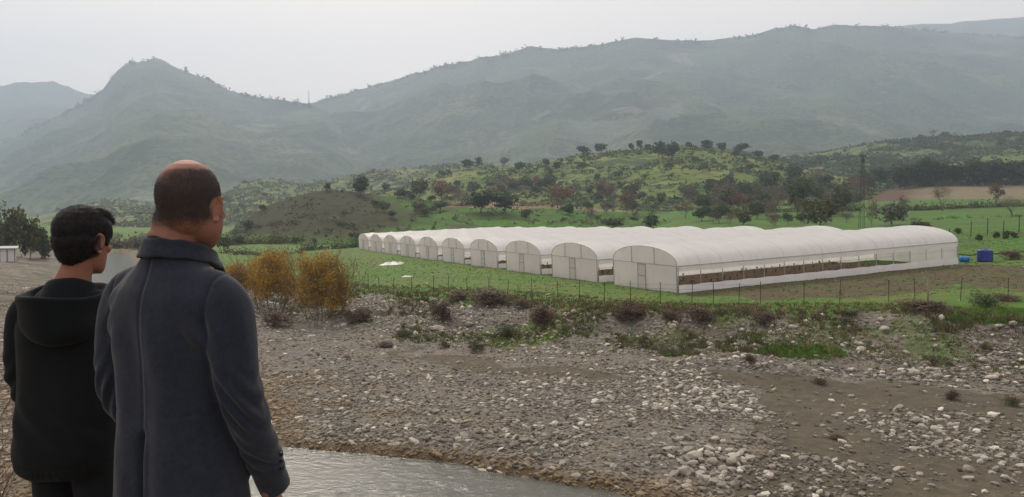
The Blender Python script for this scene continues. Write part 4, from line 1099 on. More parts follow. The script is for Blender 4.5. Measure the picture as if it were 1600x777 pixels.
def stone_field(n, yr, seed, sub, smin, smax, pxr=(-60, 1660)):
    r = np.random.default_rng(seed); V0 = stone_variants(sub, 10, seed)
    # even over the plan
    Y = np.sqrt(r.uniform(yr[0] ** 2, yr[1] ** 2, n)); px = r.uniform(pxr[0], pxr[1], n); X = (px - 800) / F * Y
    Z = G(X, Y); py = pyof(X, Y, Z); t = bankt(X, Y); rd = river_d(X, Y)
    k = fbm(X * .3, Y * .3, 4, 81); k2 = fbm(X * .12 + 9, Y * .5, 3, 82); jx = px + 22 * fbm(X * .6, Y * .6, 2, 83); jy = py + 8 * fbm(X * .6, Y * .6, 2, 84)
    den = np.zeros(n)
    den = np.where(t < .02, .78 + .9 * k, den)
    den = np.where(t < .02, den * (1 - .6 * (k2 > .12)), den)
    bank = (t >= 0) & (t < 1.02)
    dl = sstep(0, .2, t) * sstep(1.02, .8, t)
    den = np.where(bank, np.maximum(den, dl * np.where(px < 900, .85 + .5 * k, .62 + .9 * k)), den)
    den = np.where((t >= 1.0), .012, den)
    den = np.where(in_poly(jx, jy, P_DIRT), .025 + .22 * sstep(.15, .45, k) + (py > 650) * (.05 + .5 * sstep(.02, .32, k)) + .3 * (px < 1235) * (py > 650), den)
    den = np.where(in_poly(jx, jy, P_DIRT2), .1, den)
    den = np.where(in_poly(jx, jy, P_HEAP), 1.0, den)
    den = np.where(in_poly(jx, jy, P_LUSH2) | in_poly(jx, jy, P_LUSH), .02, den)
    den = np.where((px > 1200) & (py > 655) & ~in_poly(jx, jy, P_DIRT), .05 + .6 * sstep(.10, .4, k), den)
    left = (X < (I(np.clip(Y, 3, 165), RIV_L) - 800) / F * np.clip(Y, 3, 165))
    den = np.where(left, .4 + .8 * k, den)
    den = np.where(rd > .25, 0, den); den = np.where((rd > -1.6) & (rd <= .25), np.maximum(den, .95), den)
    keep = r.random(n) < den
    X, Y, Z, px, py, t, rd = [q[keep] for q in (X, Y, Z, px, py, t, rd)]; m = len(X)
    s = np.exp(r.normal(math.log(.062), .42, m)) * np.where(t > .02, 1.25, 1.0) * np.where(in_poly(px, py, P_HEAP), 1.2, 1)
    s = s * np.where((px > 1040) & (px < 1180) & (py > 690) & (py < 770), 1.45, 1)
    s = np.clip(s, smin, smax)
    which = r.integers(0, 10, m); ang = r.uniform(0, 6.28, m)
    tint = np.clip(.38 + .21 * r.normal(size=m) + .3 * (s > .12), 0, 1)
    wet = sstep(-2.6, -.2, rd) * (r.random(m) < .85) + .55 * (fbm(X * .08, Y * .22, 3, 85) > .2) * (t < .05) * (r.random(m) < .8)
    VV = []; FF = []; TT = []; WW = []; off = 0
    for v in range(10):
        idx = np.nonzero(which == v)[0]; W, Fc = V0[v]; c, sn = np.cos(ang[idx]), np.sin(ang[idx])
        tx = r.normal(size=(len(idx), 1)) * .25
        x = W[:, 0][None] * c[:, None] - W[:, 1][None] * sn[:, None]; y = W[:, 0][None] * sn[:, None] + W[:, 1][None] * c[:, None]; z = W[:, 2][None] + x * tx
        P = np.stack([x, y, z], -1) * s[idx][:, None, None]
        P[..., 0] += X[idx][:, None]; P[..., 1] += Y[idx][:, None]; P[..., 2] += (Z[idx] + s[idx] * .15)[:, None]
        nv = len(W); VV.append(P.reshape(-1, 3)); FF.append((Fc[None] + (off + np.arange(len(idx)) * nv)[:, None, None]).reshape(-1, 3)); off += nv * len(idx)
        TT.append(np.repeat(tint[idx], nv)); WW.append(np.repeat(np.clip(wet[idx], 0, 1), nv))
    me = mesh_np('gravel', np.vstack(VV), np.vstack(FF), sub > 1, {'tint': np.concatenate(TT), 'wet': np.concatenate(WW)})
    print('stones', m)
    return me
tag(link('gravel', stone_field(60000, (15, 34), 91, 1, .028, .22), None, M_STONE), 'countless grey river cobbles covering the near gravel bar', 'gravel', kind='stuff')
tag(link('gravel', stone_field(90000, (34, 78), 92, 1, .05, .3), None, M_STONE), 'countless grey cobbles of the far gravel and the stony bank', 'gravel', kind='stuff')

# single boulders
BOULDERS = [
 (1440, 668, 17, .95, .6, 'round grey boulder on the dirt track, left of a paler one'), (1469, 680, 14, .8, 1, 'whitest rounded boulder on the dirt track at the right'),
 (1462, 687, 11, .5, .62, 'small tan boulder touching the whitest one on the dirt track'), (1418, 742, 9, .7, .9, 'small pale stone alone on the mud near the lower right'),
 (1548, 727, 14, .75, .9, 'upper one of two pale boulders leaning together at the lower right'), (1541, 734, 13, .9, .9, 'lower one of two pale boulders leaning together at the lower right'),
 (1520, 730, 13, .85, .7, 'grey boulder left of the two leaning pale boulders'), (1524, 748, 19, .6, .45, 'broad dull brown boulder below the leaning pale boulders'),
 (1581, 757, 13, .7, .85, 'pale boulder near the bottom right corner'), (1567, 745, 16, .6, .35, 'dark brown boulder near the bottom right corner'),
 (1210, 721, 12, .9, .85, 'egg-shaped pale boulder alone right of the boulder heap'), (1090, 728, 28, .65, .85, 'largest pale boulder on top of the boulder heap at bottom centre'),
 (1074, 755, 26, .8, .6, 'wide pinkish boulder at the lower left of the boulder heap'), (1086, 739, 20, .6, .65, 'oblong boulder in the middle of the boulder heap'),
 (1067, 732, 12, .6, .8, 'small pale boulder at the left edge of the boulder heap'), (1118, 737, 20, .6, .55, 'grey boulder right of the largest pale one in the heap'),
 (1149, 737, 24, .65, .5, 'grey boulder at the right end of the boulder heap'), (1134, 748, 17, .8, .7, 'rounded boulder at the lower right of the boulder heap'),
 (1098, 758, 16, .7, .8, 'boulder at the bottom of the boulder heap'), (1119, 698, 20, .5, .95, 'flat whitish boulder above the boulder heap'),
 (1060, 713, 14, .8, .5, 'grey boulder above left of the boulder heap'), (1241, 519, 15, .7, .85, 'pale boulder on the bank below the plowed plot, largest nearby'),
 (1385, 522, 15, .65, .85, 'pale boulder on the right bank below the fence'), (1349, 554, 17, .55, .9, 'flat pale boulder right of the bright green patch'),
 (1348, 545, 11, .8, .9, 'pale boulder standing just behind the flat one by the green patch'), (1296, 587, 12, .7, .85, 'pale boulder below the bright green patch'),
 (1239, 585, 16, .8, .8, 'knobbly pale boulder left below the bright green patch'), (1330, 584, 9, .7, .9, 'small pale boulder at the upper edge of the dirt track'),
 (1434, 591, 19, .6, .85, 'pair-like wide pale boulder at the edge of the dirt track'), (1557, 600, 21, .5, .9, 'long pale boulder at the right above the dirt track'),
 (1541, 569, 15, .6, .85, 'smooth pale boulder among stones at the right'), (1475, 502, 10, .95, .95, 'pale round boulder at the corner of the bright grass'),
 (1383, 594, 12, .6, .75, 'grey boulder on the upper edge of the dirt track'), (1132, 570, 14, .5, .7, 'slanted pale boulder at the foot of the bank'),
 (1088, 622, 15, .65, .85, 'pale boulder on the dark gravel heap'), (1053, 516, 11, .8, .85, 'small pale boulder high on the bank'),
 (682, 522, 24, .5, .8, 'wide pale boulder on the bank below the brown bushes'), (732, 516, 14, .7, .35, 'brown boulder on the bank right of the wide pale one'),
 (897, 494, 11, 1.0, .7, 'pale upright boulder at the bank top in mid picture'), (713, 533, 10, .7, .85, 'small pale boulder below the brown boulder'),
 (1162, 523, 11, .6, .75, 'flat pale boulder on the middle of the bank'), (1420, 558, 12, .55, .85, 'low pale boulder on the grassy right bank'),
 (1187, 577, 12, .6, .7, 'pale boulder at the left end of the dirt track edge')]
SV = stone_variants(3, 8, 5)
for i, (px, py, w, asp, tn, lb) in enumerate(BOULDERS):
    p = hit(px, py - w * .25); W, Fc = SV[i % 8]; s = w * p[1] / F / 2
    V = W.copy(); V[:, 2] *= asp / .55; V = V * s
    nz = vnoise(V[:, 0] / s * 2.2 + i, V[:, 1] / s * 2.2 + V[:, 2] / s * 1.7, i); V = V * (1 + .12 * nz[:, None])
    o = link('boulder', mesh_np('boulder', V, Fc, True, {'tint': np.full(len(V), .42 + .5 * tn), 'wet': np.zeros(len(V))}), None, M_STONE, (p[0], p[1], p[2] + s * asp * .35))
    o.rotation_euler = (random.uniform(-.2, .2), random.uniform(-.2, .2), random.uniform(0, 6.28))
    tag(o, lb, 'boulder', 'single boulders on the riverbed and bank')
# ------------------------------------------------------------------ fence, pole, tank, shed and other small structures
M_POST = mat_simple('dark_iron', (.055, .045, .04), .7, .5, .3, 6)
M_WIRE = mat_simple('wire', (.12, .115, .11), .6, .6, .2, 6)
M_WOOD = mat_simple('old_wood', (.20, .16, .12), .9, 0, .3, 8)
def fence():
    PX = [(556, 448), (575, 450), (592, 453), (614, 456), (642, 459), (677, 461), (701, 462), (730, 462), (763, 463), (793, 464), (832, 467), (872, 471), (906, 470), (945, 472), (986, 474), (1033, 476), (1082, 478), (1116, 479), (1156, 480), (1190, 481), (1258, 482), (1314, 482), (1391, 484), (1432, 484), (1503, 486), (1578, 488), (1660, 490)]
    root = empty('wire_fence', (0, 0, 0), 0, 'wire fence on thin dark stakes along the top of the bank', 'fence')
    pts = []
    for i, (px, py) in enumerate(PX):
        # the fence runs along a smooth line over the field edge
        a = (px - 800) / F; Y = I(px, YTOP) + 3.4 + 2.5 * sstep(1200, 1600, px) ; Y = 0.0 + Y
        X = a * Y; z = ground_z(X, Y); h = random.uniform(1.3, 1.5)
        tl = Vector((random.uniform(-.05, .05), random.uniform(-.05, .05), 1)).normalized()
        b = MB(); p0 = Vector((X, Y, z - .1)); p1 = p0 + tl * (h + .1)
        b.tube([p0, p1], .023, 5)
        b.build('post', M_POST, root)
        pts.append((p0, tl))
    w = MB()
    for lv in (.3, .65, 1.0, 1.3):
        for (a, ta), (b_, tb) in zip(pts[:-1], pts[1:]):
            A = a + ta * (lv + .1); B = b_ + tb * (lv + .1); m = (A + B) / 2 - Vector((0, 0, .04)); w.tube([A, m, B], .0065, 3, cap=False)
    w.build('wire', M_WIRE, root)
fence()
p = hit(1452, 486)
tag(MB().tube([(0, 0, -.2), (.02, 0, .8), (-.01, .02, 1.7)], [.06, .055, .045], 7).build('stake', M_WOOD, None, True, p), 'weathered wooden stake beside the pale dry bush', 'stake')

def orchard():
    root = empty('field_fence', (0, 0, 0), 0, 'post and wire fence crossing the bright field behind the blue tank', 'fence')
    pts = []
    for px, py, h in ((1483, 374, 17), (1517, 370, 24), (1543, 367, 26), (1568, 365, 20), (1592, 364, 27), (1625, 362, 24), (1660, 361, 24)):
        q = hit(px, py); k = q[1] / F
        MB().tube([(q[0], q[1], q[2] - .2), (q[0] + random.uniform(-.08, .08), q[1], q[2] + h * k)], [.07, .055], 6).build('post', M_POST, root)
        pts.append(Vector((q[0], q[1], q[2] + h * k * .8)))
    w = MB()
    for a, b in zip(pts[:-1], pts[1:]): w.tube([a, b], .012, 3, cap=False); w.tube([a - Vector((0, 0, .8)), b - Vector((0, 0, .8))], .012, 3, cap=False)
    w.build('wire', M_WIRE, root)
    for i, (px, py, h) in enumerate(((1498, 366, 12), (1530, 376, 12), (1556, 372, 10), (1572, 374, 14), (1586, 372, 12))):
        plant_px('shrub', px, py, 11, h, '%s young vine from the left by the field fence' % ORD[i], 'young vines by the field fence', 'vine', 'young_vine')
orchard()

def pole():
    M = mat_simple('pole_metal', (.06, .055, .05), .7, .3, .2, 3)
    q = hit(1346, 356, [G]); k = q[1] / F; H = (356 - 242) * k
    root = empty('lattice_pole', (q[0], q[1], q[2] - .3), R(8), 'slender lattice power pole rising behind the greenhouse roofs', 'pole')
    b = MB(); w0, w1 = .9, .34
    def c(z, i): w = w0 + (w1 - w0) * z / H; return Vector(((-w / 2, w / 2, w / 2, -w / 2)[i], (-w / 2, -w / 2, w / 2, w / 2)[i] * .6, z))
    for i in range(4): b.tube([c(0, i), c(H, i)], .04, 4)
    b.build('legs', M, root)
    g = MB(); n = 16
    for j in range(n):
        z0, z1 = H * j / n, H * (j + 1) / n
        for i in range(4): g.tube([c(z0, i), c(z1, (i + 1) % 4)], .012, 3, cap=False)
    g.build('bracing', M, root)
    a = MB(); a.box((0, 0, H - .1), (1.3, .12, .12)); a.box((0, 0, H - .9), (.5, .4, .5)); a.build('crossarm', M, root)
    for x in (-.55, 0, .55):
        i_ = MB(); i_.tube([(x, 0, H - .05), (x, 0, H + .12), (x, 0, H + .16), (x, 0, H + .3)], [.04, .09, .06, .09], 8); i_.build('insulator', M_POST, root)
    return Vector((q[0], q[1], q[2] - .3)), H
PT, PH = pole()
def wires():
    # second pole on the slope to the left; conductors sag between the two
    q = hit(868, 300); H = 8.5; k = q[1] / F
    M = mat_simple('far_pole_wood', (.15, .13, .12), .9, 0, .2, 3)
    root = empty('power_pole', (q[0], q[1], q[2] - .3), 0, 'thin distant power pole among the trees above the green slope', 'pole')
    MB().tube([(0, 0, 0), (0, 0, H)], [.14, .09], 7).build('shaft', M, root); MB().box((0, 0, H - .2), (1.8, .12, .12)).build('crossarm', M, root)
    A = PT + Vector((0, 0, PH + .3)); B = Vector((q[0], q[1], q[2] + H)); b = MB()
    for dx in (-.55, 0, .55):
        pts = []
        for i in range(25):
            t = i / 24; P_ = A.lerp(B, t) + Vector((dx, 0, -4.5 * 4 * t * (1 - t))); pts.append(P_)
        b.tube(pts, .022, 3, cap=False)
    tag(b.build('power_line', M_WIRE), 'thin power wires sagging left from the lattice pole', 'power line')
wires()

# blue tank, blue barrel, hose
def tank():
    M = mat_simple('blue_plastic', (.012, .02, .20), .35, 0, .12, 2, 0, .5)
    q = hit(1540, 409); k = q[1] / F; r = 10.8 * k; h = 19 * k
    root = empty('water_tank', q, .3, 'dark blue plastic water tank standing behind the nearest greenhouse', 'water tank')
    b = MB(); pts = []; rad = []
    for i in range(13):
        z = h * .92 * i / 12; pts.append((0, 0, z)); rad.append(r * (1 + (.018 if i % 2 else -.012)))
    pts += [(0, 0, h * .95), (0, 0, h * .99), (0, 0, h)]; rad += [r * .93, r * .6, r * .3]
    b.tube(pts, rad, 28); b.build('body', M, root, True)
    MB().tube([(0, 0, h * .985), (0, 0, h * 1.05), (0, 0, h * 1.06)], [r * .34, r * .34, r * .25], 18).build('lid', M, root, True)
    MB().tube([(-r * .98, 0, .25), (-r * 1.2, 0, .25)], .05, 8).build('outlet', M_POST, root)
    q2 = hit(1508, 410); k = q2[1] / F
    M2b = mat_simple('bright_blue_plastic', (.01, .12, .42), .4, 0, .12, 2, 0, .5)
    root = empty('plastic_drum', q2, 1.2, 'small bright blue drum lying left of the dark blue tank', 'drum')
    r = 4.5 * k; L = 13 * k
    b = MB(); b.tube([(-L / 2, 0, r), (-L / 2 + .04, 0, r), (-L / 6, 0, r), (-L / 6 + .02, 0, r), (L / 6, 0, r), (L / 6 + .02, 0, r), (L / 2 - .04, 0, r), (L / 2, 0, r)], [r * .9, r, r, r * 1.04, r * 1.04, r, r, r * .9], 20); b.build('body', M2b, root, True)
    MB().tube([(L / 2 - .005, r * .5, r * 1.2), (L / 2 + .03, r * .5, r * 1.2)], .05, 8).build('cap', M_POST, root)
    root.rotation_euler = (0, 0, .1)
    pts = []
    for px, py in ((1486, 401), (1500, 399), (1515, 401), (1526, 399)):
        w = hit(px, py + 3); pts.append((w[0], w[1], w[2] + .28))
    tag(MB().tube(pts, .06, 6).build('hose', M_POST, None, True), 'black hose running from the nearest greenhouse to the blue tank', 'hose')
    pts = []
    for px, py in ((1552, 398), (1570, 397), (1590, 395), (1625, 393)):
        w = hit(px, py + 4); pts.append((w[0], w[1], w[2] + .3))
    tag(MB().tube(pts, .05, 6).build('hose', M_POST, None, True), 'black hose running right from the blue tank', 'hose')
tank()

def sheet(px, py, wpx, label, seed, hh=.28):
    q = hit(px, py); k = q[1] / F; W = wpx * k / 2; n = 28; V = []; Fq = []
    for j in range(n + 1):
        for i in range(n + 1):
            u, v = -1 + 2 * i / n, -1 + 2 * j / n; rr_ = max(abs(u), abs(v))
            x, y = q[0] + u * W, q[1] + v * W * 1.2
            z = float(G(x, y)) + (hh * (1 - rr_ ** 2) * (.4 + 1.4 * abs(float(vnoise(u * 3 + seed, v * 3, seed)))) + .02)
            V.append((x + .1 * float(vnoise(u * 5, v * 5, 3)), y, z))
    for j in range(n):
        for i in range(n): a = j * (n + 1) + i; Fq.append((a, a + 1, a + n + 2, a + n + 1))
    tag(link('plastic_sheet', mesh_np('plastic_sheet', V, Fq, True), None, M_FILM), label, 'sheet')
sheet(612, 413, 34, 'crumpled white plastic sheet lying on the grass left of the greenhouses', 3, .4)
sheet(636, 433, 16, 'small scrap of white plastic on the grass below the larger crumpled one', 5, .12)
tag(MB().tube([(0, 0, .04), (.9, .1, .1), (2.1, -.1, .06), (3.3, .2, .04)], [.05, .06, .045, .02], 6).build('driftwood', M_WOOD, None, True, hit(1562, 604)), 'grey driftwood pole lying on the stones at the right edge', 'driftwood')

def shed():
    Mw = mat_simple('shed_wall', (.52, .52, .53), .7, 0, .12, 1); Mr = mat_simple('shed_roof', (.33, .32, .32), .7, .1, .2, 1); Md = mat_simple('shed_trim', (.2, .2, .21), .8, 0, .2, 1)
    q = hit(18, 410); k = q[1] / F
    root = empty('shed', (q[0] - 2.8, q[1], q[2] - .1), R(28), 'pale walled shed with a sloping roof at the left edge beyond the river', 'shed')
    H = 22 * k; L = 60 * k; W = 14 * k
    MB().box((0, 0, H / 2), (L, W, H)).build('wall', Mw, root)
    b = MB(); b.box((0, 0, H + .12), (L + .7, W + .8, .14), Euler((R(7), 0, 0)).to_matrix()); b.build('roof', Mr, root)
    for i in range(6):
        x = -L / 2 + L * (i + .5) / 6
        f = MB().box((x, -W / 2 - .03, H * .46), (L / 6 * .74, .05, H * .86)).build('door', Mw, root)
        g = MB()
        g.box((x + L / 12, -W / 2 - .05, H * .48), (.14, .09, H * .94)); g.build('door_post', Md, f)
shed()

def mast(px, py, h, w, label, solid=False):
    q = hit(px, py, [M2.z, M3.z]) or hit(px, py + 4, [M2.z, M3.z])
    k = q[1] / F; H = h * k; W = w * k
    M = mat_simple('mast_metal', (.12, .12, .13), .8, .2, .1, .3)
    root = empty('radio_mast' if not solid else 'watch_tower', (q[0], q[1], q[2] - 3), 0, label, 'mast' if not solid else 'tower')
    b = MB()
    if solid:
        b.box((0, 0, H / 2), (W, W, H)); b.build('wall', M, root); MB().box((0, 0, H + W * .12), (W * 1.25, W * 1.25, W * .24)).build('roof', M, root)
    else:
        for i in range(3):
            a = i * 2.094; b.tube([(W / 2 * math.cos(a), W / 2 * math.sin(a), 0), (W / 5 * math.cos(a), W / 5 * math.sin(a), H)], W * .13, 4)
        b.build('legs', M, root); g = MB()
        for j in range(10):
            for i in range(3):
                f0, f1 = 1 - .6 * j / 10, 1 - .6 * (j + 1) / 10; a, c = i * 2.094, (i + 1) * 2.094
                g.tube([(W / 2 * f0 * math.cos(a), W / 2 * f0 * math.sin(a), H * j / 10), (W / 2 * f1 * math.cos(c), W / 2 * f1 * math.sin(c), H * (j + 1) / 10)], W * .06, 3, cap=False)
        g.build('bracing', M, root)
mast(485, 166, 24, 1.5, 'thin radio mast standing in the mountain pass')
mast(213, 106, 14, 1.2, 'thin mast on the left shoulder of the pointed summit')
mast(295, 116, 9, 3.0, 'small square tower on the right shoulder of the pointed summit', True)
# ------------------------------------------------------------------ people
def spline(pts, n):
    """smooth resampling of a control path (each point any length tuple)"""
    P = np.array(pts, float); m = len(P); out = []
    for i in range(m - 1):
        p0, p1, p2, p3 = P[max(i - 1, 0)], P[i], P[i + 1], P[min(i + 2, m - 1)]
        for j in range(n):
            t = j / n; out.append(.5 * (2 * p1 + (p2 - p0) * t + (2 * p0 - 5 * p1 + 4 * p2 - p3) * t * t + (3 * p1 - p0 - 3 * p2 + p3) * t ** 3))
    out.append(P[-1]); return np.array(out)
def limb(b, pts, n=5, seg=20):
    q = spline(pts, n); b.tube([tuple(r[:3]) for r in q], [max(.001, r[3]) for r in q], seg)
def loft(b, rings, n=6, seg=40, M=None):
    """rings: (cx, cy, z, rx, ry, squareness)"""
    q = spline(rings, n); V = []; Fc = []
    for r in q:
        e = 2.0 / r[5]
        for k in range(seg):
            a = 2 * math.pi * k / seg; c, s = math.cos(a), math.sin(a)
            v = Vector((r[0] + r[3] * math.copysign(abs(c) ** e, c), r[1] + r[4] * math.copysign(abs(s) ** e, s), r[2]))
            V.append(M @ v if M is not None else v)
    m = len(q)
    for i in range(m - 1):
        for k in range(seg): Fc.append((i * seg + k, i * seg + (k + 1) % seg, (i + 1) * seg + (k + 1) % seg, (i + 1) * seg + k))
    lo, hi = tuple(range(seg - 1, -1, -1)), tuple((m - 1) * seg + k for k in range(seg))
    if q[0][2] > q[-1][2]:
        Fc = [f[::-1] for f in Fc]; lo = lo[::-1]; hi = hi[::-1]
    b.add(V, Fc + [lo, hi])
def ell(b, c, r, M=None, rot=None, seg=20, rings=12):
    V = []; Fc = []
    for i in range(rings + 1):
        th = math.pi * i / rings
        for k in range(seg):
            a = 2 * math.pi * k / seg; v = Vector((r[0] * math.sin(th) * math.cos(a), r[1] * math.sin(th) * math.sin(a), -r[2] * math.cos(th)))
            if rot is not None: v = rot @ v
            v += Vector(c); V.append(M @ v if M is not None else v)
    for i in range(rings):
        for k in range(seg): Fc.append((i * seg + k, i * seg + (k + 1) % seg, (i + 1) * seg + (k + 1) % seg, (i + 1) * seg + k))
    b.add(V, Fc)
def mtube(b, pts, rad, M, n=10): b.tube([M @ Vector(p) for p in pts], rad, n)
def fuse(b, voxel, smooth, disp=None, name='m'):
    me = b.mesh('tmp'); bm = bmesh.new(); bm.from_mesh(me); bmesh.ops.remove_doubles(bm, verts=bm.verts, dist=1e-5); bm.to_mesh(me); bm.free()
    o = bpy.data.objects.new('tmp', me); COL.objects.link(o)
    r = o.modifiers.new('r', 'REMESH'); r.mode = 'VOXEL'; r.voxel_size = voxel
    s = o.modifiers.new('s', 'SMOOTH'); s.factor = .5; s.iterations = smooth
    dg = bpy.context.evaluated_depsgraph_get(); dg.update()
    out = bpy.data.meshes.new_from_object(o.evaluated_get(dg)); bpy.data.objects.remove(o)
    out.name = name
    n = len(out.vertices); V = np.empty(n * 3, np.float32); out.vertices.foreach_get('co', V); V = V.reshape(-1, 3).astype(float)
    N = np.empty(n * 3, np.float32); out.vertices.foreach_get('normal', N); N = N.reshape(-1, 3).astype(float)
    if disp is not None:
        d = disp(V, N); V = V + (N * d[:, None] if d.ndim == 1 else d); out.vertices.foreach_set('co', V.astype(np.float32).ravel())
    out.polygons.foreach_set('use_smooth', [True] * len(out.polygons)); out.update()
    return out, V, N
def n3(V, s, seed):   # cheap 3-D noise from three planes
    x, y, z = V[:, 0] * s[0], V[:, 1] * s[1], V[:, 2] * s[2]
    return (vnoise(x + 5, y + z * .7, seed) + vnoise(y - 3, z + x * .6, seed + 1) + vnoise(z + 9, x - y * .5, seed + 2)) / 1.7

def head_shape(b, M, ear_flare=.5, heavy=1.0):
    ell(b, (0, -.014, .034), (.0765, .098, .091), M)
    ell(b, (0, -.030, .0), (.070, .073, .076), M)
    loft(b, [(0, .002, .035, .066, .084, 2.0), (0, .006, .0, .069 * heavy, .085, 2.1), (0, .012, -.04, .066 * heavy, .078, 2.3), (0, .024, -.075, .058 * heavy, .062, 2.3), (0, .040, -.100, .044, .045, 2.2), (0, .056, -.116, .026, .026, 2)], 5, 32, M)
    mtube(b, [(0, .088, .018), (0, .100, -.008), (0, .113, -.030), (0, .100, -.040)], [.007, .009, .0125, .009], M)
    for s in (-1, 1):
        ell(b, (s * .011, .098, -.037), (.008, .009, .007), M)
        ell(b, (s * .030, .080, .022), (.024, .013, .008), M)
        ell(b, (s * .042, .066, -.022), (.020, .018, .016), M)
        # ear: rim, inner ridge, plate and lobe, flared out towards the back
        fl = Matrix.Rotation(s * -ear_flare, 3, 'Z'); c = Vector((s * .077, .004, -.004))
        def E(y, z, x=0.0): return tuple(c + fl @ Vector((s * x, y, z)))
        path = [E(-.002, -.012, .002), E(.004, .010, .003), E(-.001, .026, .006), E(-.014, .034, .008), E(-.028, .028, .010), E(-.034, .010, .011), E(-.031, -.010, .009), E(-.022, -.026, .007), E(-.012, -.033, .005), E(-.005, -.026, .003)]
        q = spline([(*p, r) for p, r in zip(path, [.0045, .0052, .0055, .006, .0062, .0062, .006, .0062, .0075, .005])], 4)
        b.tube([M @ Vector(r[:3]) for r in q], [r[3] for r in q], 8)
        ell(b, E(-.016, .0, .0035), (.0036, .0165, .028), M, fl)
        ell(b, E(-.006, -.002, -.004), (.010, .014, .026), M, fl)
    ell(b, (0, .090, -.060), (.024, .010, .006), M); ell(b, (0, .088, -.072), (.020, .010, .007), M); ell(b, (0, .078, -.102), (.020, .018, .014), M)

def hand(b, W, dirv, side, palm_n, size=1.0, curl=.5):
    """palm, four bent fingers of different length, thumb from the side of the palm. W wrist, dirv finger direction, palm_n palm normal"""
    d = Vector(dirv).normalized(); pn = Vector(palm_n); pn = (pn - d * pn.dot(d)).normalized(); sd = d.cross(pn) * side
    P = Vector(W)
    rot = Matrix((sd, d, pn)).transposed()
    ell(b, P + d * .048 * size, (.040 * size, .052 * size, .015 * size), None, rot)
    ell(b, P + d * .012 * size, (.028 * size, .03 * size, .017 * size), None, rot)
    for i, (o, L) in enumerate(((-.030, .068), (-.010, .078), (.011, .072), (.030, .056))):
        q = P + d * (.082 - abs(i - 1.3) * .004) * size + sd * o * size; dd = d.copy(); pts = [(*(q - d * .02), .0088 * size)]
        for f in (.45, .30, .25):
            pts.append((*q, .0088 * size * (1.0 if f > .4 else .94))); q = q + dd * L * f * size; dd = (dd + pn * curl * (.8 if f < .4 else .55)).normalized()
        pts.append((*q, .0068 * size)); limb(b, pts, 3, 10)
    q = P + d * .02 * size - sd * .026 * size; td = (d * .75 - sd * .62 + pn * .35).normalized()
    limb(b, [(*q, .0125 * size), (*(q + td * .030 * size), .0115 * size), (*(q + td * .030 * size + (td * .6 + d * .5 + pn * .3).normalized() * .028 * size), .0095 * size), (*(q + td * .030 * size + (td * .4 + d * .7 + pn * .4).normalized() * .050 * size), .0072 * size)], 3, 10)

def skin_mat(name, c, c2, hair):
    t = NT(name); P = t.obj(); n = t.noise(22, 4, .6, P); n2 = t.noise(220, 3, .6, P); n1 = t.noise(7, 2, .5, P)
    col = t.mix(n1, c, c2); col = t.mix(t.math('MULTIPLY', n, .5), col, t.mix(1., col, (1.25, .85, .8), 'MULTIPLY'))
    h = t.math('ADD', t.attr('hair'), t.math('MULTIPLY', t.math('SUBTRACT', n2, .5), .55))
    col = t.mix(t.ramp(h, (.25, 0.), (.8, .86)), col, hair)
    t.base(col); t.setp(Roughness=.68); t.bsdf.inputs['Specular IOR Level'].default_value = .25
    t.bsdf.inputs['Subsurface Weight'].default_value = .12; t.bsdf.inputs['Subsurface Radius'].default_value = (.012, .005, .003); t.bsdf.inputs['Subsurface Scale'].default_value = 1.0
    t.bump(t.noise(350, 3, .6, P), .25, .0006); return t.m
def cloth_mat(name, a, b_, scale=260, sheen=.35, bump=.5, streak=False):
    t = NT(name); P = t.obj(); n = t.noise(scale, 4, .7, P); n1 = t.noise(9, 4, .6, P); n2 = t.noise(60, 3, .6, P)
    f = t.math('ADD', t.math('MULTIPLY', n, .55), t.math('MULTIPLY', n2, .3)); f = t.math('ADD', f, t.math('MULTIPLY', n1, .2))
    t.base(t.ramp(f, (.30, a), (.74, b_))); t.setp(Roughness=.95); t.bsdf.inputs['Specular IOR Level'].default_value = .12
    t.bsdf.inputs['Sheen Weight'].default_value = sheen; t.bsdf.inputs['Sheen Roughness'].default_value = .5
    t.bump(n, bump, .0012); return t.m
def strands(pos, nrm, dirs, L, w, seed, mat, parent, name='hair', curve=.3):
    """tufts of short tapering hairs rooted on the scalp"""
    r = np.random.default_rng(seed); n = len(pos)
    L = np.asarray(L).reshape(-1, 1) * (.6 + .7 * r.random((n, 1))); d = dirs + .22 * r.normal(size=(n, 3)); d /= np.linalg.norm(d, axis=1, keepdims=True)
    s = np.cross(d, nrm); s /= (np.linalg.norm(s, axis=1, keepdims=True) + 1e-9); s *= w
    p1 = pos + d * L * .55; p2 = pos + d * L - nrm * L * curve * .4
    V = np.stack([pos - s, pos + s, p1 + s * .8, p1 - s * .8, p2 + s * .15, p2 - s * .15], 1).reshape(-1, 3)
    k = np.arange(n)[:, None] * 6; Fq = np.vstack([k + np.array([[0, 1, 2, 3]]), k + np.array([[3, 2, 4, 5]])])
    return V, Fq
